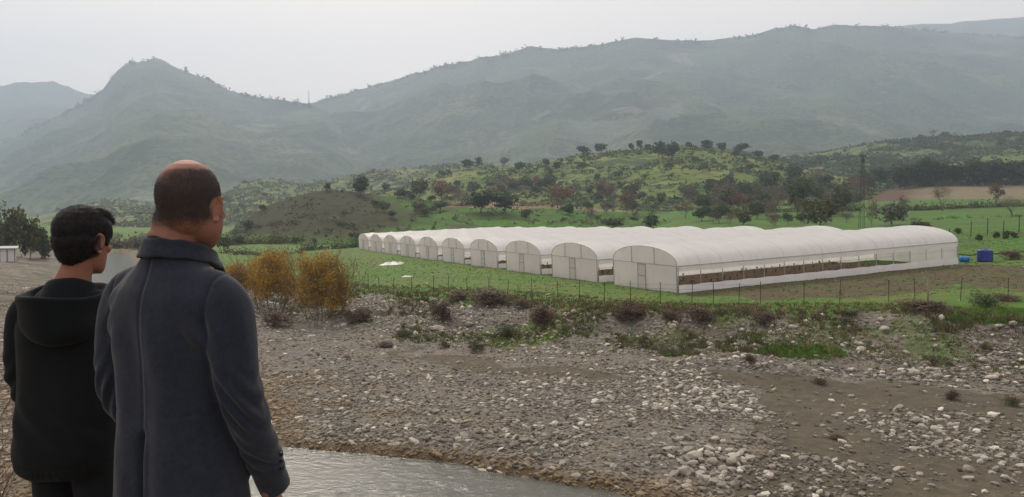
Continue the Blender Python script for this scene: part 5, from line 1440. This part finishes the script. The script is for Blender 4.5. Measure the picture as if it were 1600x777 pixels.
def sample_surface(me, V, w, n, seed):
    """n random points on faces weighted by per-vertex weight w"""
    m = len(me.polygons); lv = np.empty(m * 4, np.int32)
    lt = np.empty(m, np.int32); me.polygons.foreach_get('loop_total', lt); ls = np.empty(m, np.int32); me.polygons.foreach_get('loop_start', ls)
    li = np.empty(len(me.loops), np.int32); me.loops.foreach_get('vertex_index', li)
    q = ls[lt == 4]; idx = li[q[:, None] + np.arange(4)]
    ww = w[idx].mean(1); area = np.linalg.norm(np.cross(V[idx[:, 2]] - V[idx[:, 0]], V[idx[:, 3]] - V[idx[:, 1]]), axis=1)
    pr = ww * area; pr /= pr.sum(); r = np.random.default_rng(seed); f = r.choice(len(idx), n, p=pr); c = idx[f]
    u, v = r.random((n, 1)), r.random((n, 1)); P = (V[c[:, 0]] * (1 - u) + V[c[:, 1]] * u) * (1 - v) + (V[c[:, 3]] * (1 - u) + V[c[:, 2]] * u) * v
    N = np.cross(V[c[:, 2]] - V[c[:, 0]], V[c[:, 3]] - V[c[:, 1]]); N /= np.linalg.norm(N, axis=1, keepdims=True) + 1e-12
    return P, N
def shoes(root, xs, y, mat, yaw=0):
    for x in xs:
        b = MB(); loft(b, [(x, y - .02, .003, .043, .125, 2.6), (x, y - .02, .03, .046, .128, 2.5), (x, y - .035, .055, .042, .105, 2.3), (x, y - .07, .085, .038, .055, 2.1), (x, y - .075, .11, .036, .045, 2)], 3, 24)
        b.build('shoe', mat, root, True)
def eyes(root, M, mat):
    for s in (-1, 1):
        b = MB(); ell(b, (s * .031, .074, .004), (.0125, .0125, .0125), M); b.build('eye', mat, root, True)

M_EYE = mat_simple('eye_white', (.6, .58, .55), .2, 0, .1, 3)
# ---------------- the older man in the wool coat
def man():
    yaw = -R(21); X0, Y0 = -1.005, 2.2
    root = empty('person', (X0, Y0, float(G(X0, Y0)) + .012), yaw, 'balding man in a dark navy wool coat standing with his back to us', 'person')
    skin = skin_mat('weathered_skin', (.27, .150, .115), (.20, .102, .078), (.028, .023, .025))
    HM = Matrix.Translation((.050, .012, 1.628)) @ Matrix.Rotation(R(17), 4, 'Z') @ Matrix.Rotation(R(2), 4, 'X') @ Matrix.Scale(1.11, 4)
    b = MB(); head_shape(b, HM, .95, 1.06)
    loft(b, [(0, -.005, 1.38, .11, .085, 2.2), (0, -.012, 1.45, .098, .078, 2.1), (.002, -.012, 1.50, .071, .072, 2.1), (.014, -.012, 1.55, .067, .071, 2.1), (.022, -.010, 1.60, .064, .070, 2.1), (.026, -.004, 1.64, .055, .06, 2)], 5, 32)
    ell(b, (.004, -.062, 1.548), (.045, .022, .018))       # roll of the nape
    loft(b, [(0, 0, .86, .15, .11, 2.3), (0, .0, 1.0, .155, .115, 2.3), (0, 0, 1.2, .17, .115, 2.4), (0, 0, 1.36, .165, .10, 2.4), (0, -.005, 1.45, .12, .075, 2.2)], 5, 36)
    for s in (-1, 1):
        limb(b, [(s * .13, 0, 1.38, .05), (s * .19, -.01, 1.33, .048), (s * .222, -.006, 1.12, .042), (s * .232, .045, .98, .036), (s * .236 - (s < 0) * -.10, .098 + .07 * (s < 0), .82, .028), (s * .234 - (s < 0) * -.14, .118 + .10 * (s < 0), .755, .026)], 5, 18)
        hand(b, (s * .238 - (s < 0) * -.145, .122 + .11 * (s < 0), .745), (.45 * (s < 0), .30, -1), s, (-s, .1, 0), 1.02, .55)
        limb(b, [(s * .085, 0, .92, .085), (s * .09, .005, .75, .078), (s * .095, .01, .50, .052), (s * .10, -.012, .34, .05), (s * .10, -.02, .12, .034), (s * .10, -.02, .06, .036)], 5, 20)
        ell(b, (s * .10, .03, .04), (.034, .09, .03))
    me, V, N = fuse(b, .0036, 3, None, 'body')
    # where hair grows: head space
    H = np.array(HM.inverted()); L = V @ H[:3, :3].T + H[:3, 3]
    bald = sstep(1.26, .76, np.sqrt(((L[:, 0] + .012) / .062) ** 2 + ((L[:, 1] - .030) / .118) ** 2) + .12 * n3(L, (35, 35, 35), 1)) * sstep(.05, .07, L[:, 2])
    nape = sstep(-.080, -.005, L[:, 2] + np.where(L[:, 1] > -.045, -.30 * (L[:, 1] + .045), 0) + .01 * n3(L, (40, 40, 40), 4))
    front = sstep(.062, .040, L[:, 1] + .25 * np.clip(.03 - L[:, 2], 0, .1))
    hair = np.clip(nape * front * (1 - bald), 0, 1) * (L[:, 2] < .2) * (np.abs(L[:, 0]) < .0805)
    hair = np.where(V[:, 2] < 1.5, 0, hair) * (1 - sstep(.034, .026, np.hypot(L[:, 1] + .010, L[:, 2] + .004)) * sstep(.066, .072, np.abs(L[:, 0])))
    a = me.attributes.new('hair', 'FLOAT', 'POINT'); a.data.foreach_set('value', (hair * .88).astype(np.float32))
    body = link('body', me, root, skin)
    mh = mat_simple('greying_hair', (.030, .027, .029), .6, 0, .8, 60, 0, .3)
    P, NN = sample_surface(me, V, np.clip(hair - .12, 0, 1) ** 1.7, 24000, 3)
    sgn = np.sign((NN * (P - np.array(HM.translation))).sum(1, keepdims=True)); NN = NN * sgn
    dirs = NN * .75 + np.array([0, 0, -.65]); VV, FF = strands(P - NN * .0006, NN, dirs, np.full(len(P), .0042), .00045, 4, None, None)
    link('hair', mesh_np('hair', VV, FF, False), root, mh)
    eyes(root, HM, M_EYE)
    # coat: torso, shoulders, sleeves in one cloth surface
    coat = cloth_mat('navy_wool', (.006, .0080, .0145), (.030, .037, .056), 420, .16, .9)
    c = MB()
    loft(c, [(.0, .005, .70, .212, .155, 2.6), (0, .0, .80, .204, .150, 2.6), (0, -.002, .92, .194, .143, 2.5), (0, 0, 1.05, .184, .135, 2.5), (0, .002, 1.18, .190, .138, 2.5), (0, .0, 1.28, .200, .140, 2.6), (0, -.006, 1.365, .198, .125, 2.6), (0, -.012, 1.415, .162, .100, 2.3), (0, -.014, 1.458, .115, .082, 2.1), (0, -.012, 1.492, .084, .078, 2.0)], 6, 56)
    SL = {}
    for s in (-1, 1):
        f = .03 if s > 0 else .07
        path = [(s * .10, -.01, 1.405, .052), (s * .160, -.008, 1.378, .066), (s * .200, -.008, 1.325, .071), (s * .218, -.010, 1.24, .070), (s * .230, -.008, 1.13, .066), (s * .238, .020, 1.02, .063), (s * .240 - (s < 0) * -.04, .060 + f * .3, .92, .058), (s * .236 - (s < 0) * -.10, .090 + f * 1.0, .815, .053), (s * .234 - (s < 0) * -.13, .108 + f * 1.3, .758, .051)]
        limb(c, path, 6, 28); SL[s] = path
    def disp(V, N):
        x, y, z = V.T; back = sstep(-.02, -.09, y); d = 0.009 * n3(V, (8, 8, 3.0), 11) + .004 * n3(V, (26, 26, 10), 15)
        tor = sstep(.215, .185, np.abs(x))
        seam = np.exp(-((x + .002) / .005) ** 2) * back * tor; d = d - .0042 * seam
        d = d + .0012 * np.exp(-((x - .011) / .006) ** 2) * back * tor
        vent = np.exp(-((x + .004) / .011) ** 2) * back * sstep(1.0, .955, z); d = d - .024 * vent
        d = d + .008 * np.exp(-((x - .018) / .012) ** 2) * back * sstep(1.0, .9, z)
        d = d - .002 * np.exp(-((z - 1.035) / .004) ** 2) * back * tor
        # long soft vertical folds on the back
        d = d + 0.010 * np.sin(x * 40 + 1.3 * np.sin(z * 5)) * back * sstep(1.40, 1.25, z) * .7
        # drag lines from the armpit, wrinkles at elbow and cuff
        ax = np.abs(x); arm = sstep(.185, .22, ax)
        d = d + .0065 * np.sin((z * 1.0 + (ax - .2) * 1.6 + .25 * y) * 92 + 2.2 * n3(V, (8, 8, 8), 3)) * np.exp(-((z - 1.06) / .085) ** 2) * arm
        d = d + .0045 * np.sin((z + (ax - .2) * .8) * 120 + 2 * n3(V, (10, 10, 10), 5)) * np.exp(-((z - .88) / .06) ** 2) * arm
        d = d + .007 * np.sin((ax * 1.3 + z * .9) * 62) * np.exp(-((ax - .165) / .04) ** 2 - ((z - 1.27) / .09) ** 2)
        # armhole seam
        d = d - .0045 * np.exp(-((ax - (.182 + .10 * np.clip(z - 1.36, -.02, .1))) / .005) ** 2) * sstep(1.24, 1.30, z) * sstep(1.45, 1.42, z)
        return d
    me, V, N = fuse(c, .005, 9, disp, 'coat'); link('coat', me, root, coat)
    # collar: stands up at the nape and folds over
    k = MB(); pr = [(.080, 1.480), (.076, 1.510), (.076, 1.532), (.081, 1.539), (.088, 1.534), (.093, 1.514), (.099, 1.498), (.103, 1.486), (.098, 1.481), (.088, 1.486)]
    nsg = 60; Vv = []; Ff = []
    for i in range(nsg + 1):
        a = -math.pi / 2 + (i / nsg - .5) * 2 * R(150); fr = abs(i / nsg - .5) * 2
        for r, z in pr:
            dz = -.055 * fr ** 2.2; rr_ = r * (1 + .10 * fr ** 2) + (.018 * fr ** 3)
            Vv.append((rr_ * math.cos(a) * 1.02, rr_ * math.sin(a) * .98 - .010 + .02 * fr, z + dz + .0015 * math.sin(a * 9)))
    m = len(pr)
    for i in range(nsg):
        for j in range(m): Ff.append((i * m + j, i * m + (j + 1) % m, (i + 1) * m + (j + 1) % m, (i + 1) * m + j))
    Ff += [tuple(range(m)), tuple(nsg * m + j for j in range(m - 1, -1, -1))]
    k.add(Vv, Ff); me, V, N = fuse(k, .003, 4, lambda V, N: .0015 * n3(V, (40, 40, 40), 8), 'collar'); link('collar', me, root, coat)
    shirt = cloth_mat('black_shirt', (.006, .006, .008), (.015, .015, .02), 300, .2)
    b2 = MB(); nn = 40; Vv = []; Ff = []; pr2 = [(.068, 1.49), (.068, 1.540), (.072, 1.546), (.076, 1.540), (.077, 1.49)]
    for i in range(nn):
        a = 2 * math.pi * i / nn; fr = .5 + .5 * math.sin(a)
        for r, z in pr2: Vv.append((r * math.cos(a), r * math.sin(a) * 1.04 - .008 + .004 * fr, z - .035 * fr))
    m = len(pr2)
    for i in range(nn):
        for j in range(m): Ff.append((i * m + j, i * m + (j + 1) % m, ((i + 1) % nn) * m + (j + 1) % m, ((i + 1) % nn) * m + j))
    b2.add(Vv, Ff); b2.build('shirt_collar', shirt, root, True)
    # lapels and front edges of the open coat, buttons on the cuffs
    lp = MB()
    for s in (-1, 1):
        pts = [(s * .07, .085, 1.46), (s * .065, .125, 1.36), (s * .05, .152, 1.22), (s * .03, .160, 1.08), (s * .05, .170, .85), (s * .07, .176, .70)]
        q = spline([(*p, w) for p, w in zip(pts, (.018, .030, .032, .018, .012, .012))], 5)
        Vv = []; Ff = []
        for r in q:
            for dx, dy in ((-1, 0), (1, -.004), (1, .006), (-1, .010)): Vv.append((r[0] + dx * r[3], r[1] + dy, r[2]))
        for i in range(len(q) - 1):
            for j in range(4): Ff.append((i * 4 + j, i * 4 + (j + 1) % 4, (i + 1) * 4 + (j + 1) % 4, (i + 1) * 4 + j))
        Ff += [(3, 2, 1, 0), tuple((len(q) - 1) * 4 + j for j in range(4))]
        MB().add(Vv, Ff).build('lapel', coat, root, True)
    tr = cloth_mat('dark_trousers', (.010, .010, .013), (.024, .024, .030), 260, .15)
    t = MB(); loft(t, [(0, 0, .98, .165, .118, 2.3), (0, 0, .90, .178, .124, 2.4), (0, 0, .80, .172, .118, 2.5)], 4, 40)
    for s in (-1, 1): limb(t, [(s * .088, 0, .86, .092), (s * .094, .005, .70, .092), (s * .098, .01, .50, .074), (s * .10, -.005, .34, .068), (s * .10, -.012, .16, .062), (s * .10, -.005, .075, .062)], 5, 24)
    me, V, N = fuse(t, .007, 4, lambda V, N: .006 * n3(V, (9, 9, 7), 21), 'trousers'); link('trousers', me, root, tr)
    shoes(root, (-.10, .10), .04, mat_simple('black_leather', (.012, .011, .010), .4, 0, .3, 12))
    bt = mat_simple('coat_button', (.01, .01, .012), .4, 0, .2, 10)
    for i in range(3): MB().tube([(.243 + .048, .10, .84 + i * .022), (.243 + .054, .10, .84 + i * .022)], .006, 12).build('button', bt, root)
man()

# ---------------- the young man in the black hooded top
def boy():
    yaw = -R(2); X0, Y0 = -1.58, 2.62
    root = empty('person', (X0, Y0, float(G(X0, Y0)) + .012), yaw, 'young man with short black hair in a black hooded top, seen from behind', 'person')
    skin = skin_mat('tan_skin', (.25, .125, .085), (.19, .09, .06), (.010, .009, .009))
    HM = Matrix.Translation((.044, .015, 1.494)) @ Matrix.Rotation(-R(8), 4, 'Z') @ Matrix.Rotation(-R(3), 4, 'X') @ Matrix.Scale(.97, 4)
    b = MB(); head_shape(b, HM, .50, .94)
    loft(b, [(0, -.005, 1.26, .09, .07, 2.2), (.005, -.01, 1.32, .078, .066, 2.1), (.02, -.008, 1.37, .056, .058, 2.1), (.036, .0, 1.42, .051, .056, 2.1), (.048, .008, 1.46, .05, .055, 2)], 5, 32)
    loft(b, [(0, 0, .78, .12, .09, 2.3), (0, 0, .95, .12, .09, 2.3), (0, 0, 1.12, .135, .092, 2.4), (0, 0, 1.24, .135, .08, 2.4), (0, -.005, 1.32, .09, .06, 2.2)], 5, 36)
    for s in (-1, 1):
        limb(b, [(s * .11, 0, 1.27, .04), (s * .155, -.005, 1.225, .038), (s * .176, .0, 1.06, .034), (s * .176, .035, .945, .029), (s * .145, .092, .86, .022), (s * .10, .135, .82, .021)], 5, 16)
        hand(b, (s * .09, .14, .815), (-.9 * s, .25, -.5), s, (-s, .1, 0), .9, .6)
        limb(b, [(s * .07, 0, .82, .068), (s * .075, .005, .66, .062), (s * .078, .01, .44, .043), (s * .08, -.012, .30, .042), (s * .08, -.018, .10, .029), (s * .08, -.018, .05, .031)], 5, 20)
        ell(b, (s * .08, .03, .036), (.03, .08, .026))
    me, V, N = fuse(b, .0036, 3, None, 'body')
    H = np.array(HM.inverted()); L = V @ H[:3, :3].T + H[:3, 3]
    hair = sstep(-.085, -.06, L[:, 2] + np.where(L[:, 1] > -.05, -.42 * (L[:, 1] + .05), 0)) * sstep(.05, .03, L[:, 1] + .3 * np.clip(.04 - L[:, 2], 0, .1)) * (L[:, 2] < .3) * (np.abs(L[:, 0]) < .0785)
    hair = np.where(V[:, 2] < 1.36, 0, hair)
    a = me.attributes.new('hair', 'FLOAT', 'POINT'); a.data.foreach_set('value', hair.astype(np.float32)); link('body', me, root, skin)
    mh = NT('black_hair'); n = mh.noise(60, 3, .6, mh.obj()); mh.base(mh.ramp(n, (.3, (.003, .003, .004)), (.7, (.014, .012, .013)))); mh.setp(Roughness=.6); mh.bsdf.inputs['Specular IOR Level'].default_value = .15
    h = MB()
    ell(h, (0, -.018, .046), (.081, .102, .088), HM); ell(h, (0, .036, .098), (.058, .060, .034), HM); ell(h, (.004, .074, .088), (.050, .034, .020), HM)
    ell(h, (.004, .094, .080), (.040, .022, .011), HM); ell(h, (0, -.036, .008), (.0775, .080, .082), HM); ell(h, (0, -.058, -.032), (.056, .046, .052), HM)
    for s in (-1, 1): ell(h, (s * .060, .022, .045), (.022, .050, .045), HM); ell(h, (s * .070, .034, .012), (.008, .012, .026), HM)
    def hd(V, N):
        q = V @ H[:3, :3].T + H[:3, 3]
        return .0022 * n3(q, (42, 16, 42), 5) + .0028 * np.abs(n3(q, (90, 26, 60), 9)) + .0025 * n3(q, (22, 14, 22), 6) * sstep(.04, .1, q[:, 2])
    me2, V2, N2 = fuse(h, .0034, 3, hd, 'hair')
    ho = link('hair', me2, root, mh.m)
    L2 = V2 @ H[:3, :3].T + H[:3, 3]
    P, NN = sample_surface(me2, V2, .5 + sstep(.0, .1, L2[:, 2]), 26000, 5)
    C0 = np.array(HM.translation); sg = np.sign((NN * (P - C0)).sum(1, keepdims=True)); NN = NN * sg
    Lp = P @ H[:3, :3].T + H[:3, 3]; top = sstep(.05, .11, Lp[:, 2])[:, None]
    R3 = np.array(HM.to_3x3()); fw = R3 @ np.array([.15, 1, .05]); down = np.array([0, 0, -1.])
    dirs = NN * .45 + (fw * .9) * top + (down * .8 + fw * .1) * (1 - top)
    VV, FF = strands(P - NN * .001, NN, dirs, .007 + .010 * top[:, 0] * (.4 + sstep(.02, .1, Lp[:, 1])), .0006, 6, None, None)
    link('hair_strands', mesh_np('hair_strands', VV, FF, False), ho, mh.m)
    eyes(root, HM, M_EYE)
    jer = cloth_mat('black_jersey', (.0035, .0045, .006), (.0095, .012, .0145), 320, .05, .45)
    c = MB()
    loft(c, [(-.012, 0, .668, .150, .112, 2.5), (-.018, -.004, .70, .168, .128, 2.6), (-.014, -.006, .77, .176, .136, 2.6), (-.004, -.002, .95, .168, .128, 2.6), (0, 0, 1.10, .168, .122, 2.6), (0, 0, 1.20, .168, .115, 2.6), (0, -.004, 1.27, .145, .095, 2.4), (.004, -.008, 1.315, .102, .078, 2.2), (.012, -.006, 1.35, .072, .068, 2)], 6, 52)
    for s in (-1, 1):
        limb(c, [(s * .08, -.005, 1.285, .045), (s * .135, -.004, 1.262, .055), (s * .164, -.006, 1.215, .057), (s * .176, -.004, 1.12, .056), (s * .180, .004, 1.02, .055), (s * .178, .040, .93, .051), (s * .158, .085, .865, .047), (s * .115, .125, .835, .046), (s * .10, .135, .825, .036)], 6, 26)
    def cd(V, N):
        x, y, z = V.T; ax = np.abs(x); arm = sstep(.155, .185, ax)
        d = .009 * n3(V, (8, 8, 4), 31) + .003 * n3(V, (24, 24, 16), 35)
        d = d + .006 * np.sin((z + ax * .9) * 80 + 3 * n3(V, (7, 7, 7), 33)) * np.exp(-((z - .97) / .09) ** 2) * arm
        d = d + .005 * np.sin((z * .8 + x * .9) * 60 + 3 * n3(V, (6, 6, 6), 37)) * np.exp(-((z - .86) / .07) ** 2) * (1 - arm)
        d = d - .006 * np.exp(-((z - .722) / .006) ** 2) * (1 - arm) + .0012 * np.sin(np.arctan2(y, x) * 130) * sstep(.72, .71, z) * (1 - arm)
        return d
    me, V, N = fuse(c, .005, 8, cd, 'hooded_top'); link('hooded_top', me, root, jer)
    # hood lying on the back: bowl with a rolled rim, drooping behind
    nu, nv = 96, 26; Vv = []; Ff = []
    for i in range(nu):
        a = 2 * math.pi * i / nu; bk = .5 - .5 * math.sin(a - .25)        # 1 behind, 0 in front (slightly twisted)
        lf = .5 - .5 * math.cos(a)
        rim_r = .088 + .098 * bk ** 1.3 + .012 * lf; rim_z = 1.325 - .020 * bk ** 2 + .014 * (1 - bk) + .006 * math.sin(3 * a)
        neck_r = .058 + .014 * bk; neck_z = 1.335 + .045 * bk * (1 - .15 * bk)
        low_r = .095 + .075 * bk; low_z = 1.29 - .135 * bk ** 1.5
        prof = [(neck_r, neck_z), (neck_r + .018, neck_z - .004 - .01 * bk), ((neck_r + rim_r) / 2, min(neck_z, rim_z) - .012 - .030 * bk), (rim_r - .022, rim_z - .014), (rim_r - .006, rim_z + .004), (rim_r + .004, rim_z), (rim_r + .002, rim_z - .018), (rim_r - .004 * bk, (rim_z * .6 + low_z * .4)), (low_r + .012, low_z + .02), (low_r - .03, low_z - .012), (low_r - .075 * bk - .03, low_z + .0)]
        for r in spline([(p[0], p[1], 0) for p in prof], 3)[:nv + 4]:
            Vv.append((.010 + r[0] * math.cos(a) * .93, -.006 + r[0] * math.sin(a) * (1.0), r[1]))
    m = len(Vv) // nu
    for i in range(nu):
        for j in range(m - 1): Ff.append((i * m + j, ((i + 1) % nu) * m + j, ((i + 1) % nu) * m + j + 1, i * m + j + 1))
    me = bpy.data.meshes.new('hood'); me.from_pydata(Vv, [], Ff); me.polygons.foreach_set('use_smooth', [True] * len(me.polygons)); me.update()
    A = np.array(Vv); A2 = A + np.stack([n3(A, (14, 14, 14), 41), n3(A, (14, 14, 14), 44), n3(A, (12, 12, 20), 47)], -1) * .011
    me.vertices.foreach_set('co', A2.astype(np.float32).ravel())
    ho = link('hood', me, root, jer); so = ho.modifiers.new('thick', 'SOLIDIFY'); so.thickness = .006; so.offset = 0; ss = ho.modifiers.new('sub', 'SUBSURF'); ss.levels = 1; ss.render_levels = 1
    tr = cloth_mat('black_trousers', (.005, .006, .008), (.014, .015, .019), 260, .05)
    t = MB(); loft(t, [(0, 0, .84, .13, .095, 2.3), (0, 0, .78, .138, .10, 2.4), (0, 0, .70, .135, .098, 2.5)], 4, 40)
    for s in (-1, 1): limb(t, [(s * .07, 0, .76, .076), (s * .075, .005, .62, .074), (s * .078, .01, .44, .060), (s * .08, -.005, .30, .056), (s * .08, -.01, .14, .052), (s * .08, -.005, .065, .054)], 5, 24)
    me, V, N = fuse(t, .007, 4, lambda V, N: .006 * n3(V, (9, 9, 7), 51), 'trousers'); link('trousers', me, root, tr)
    shoes(root, (-.08, .08), .04, mat_simple('dark_trainers', (.02, .02, .022), .6, 0, .3, 12))
boy()

# bare twigs of a bush growing on the slope just below the young man
def near_twigs(x, y, W, H, n, seed, label):
    z = ground_z(x, y)
    o = empty('bare_bush', (x, y, z - .03), 0, label, 'bush')
    me = twig_mesh('stems', W, H, n, seed, .0075, 3, 1.1, 3, .35); c = link('stems', me, o, M_TWIG)
near_twigs(-2.58, 3.7, 1.1, 1.25, 22, 5, 'leafless twiggy bush in the bottom left corner beside the young man')
near_twigs(-2.15, 3.75, .6, .6, 9, 8, 'low bare twigs below the hem of the black hooded top')
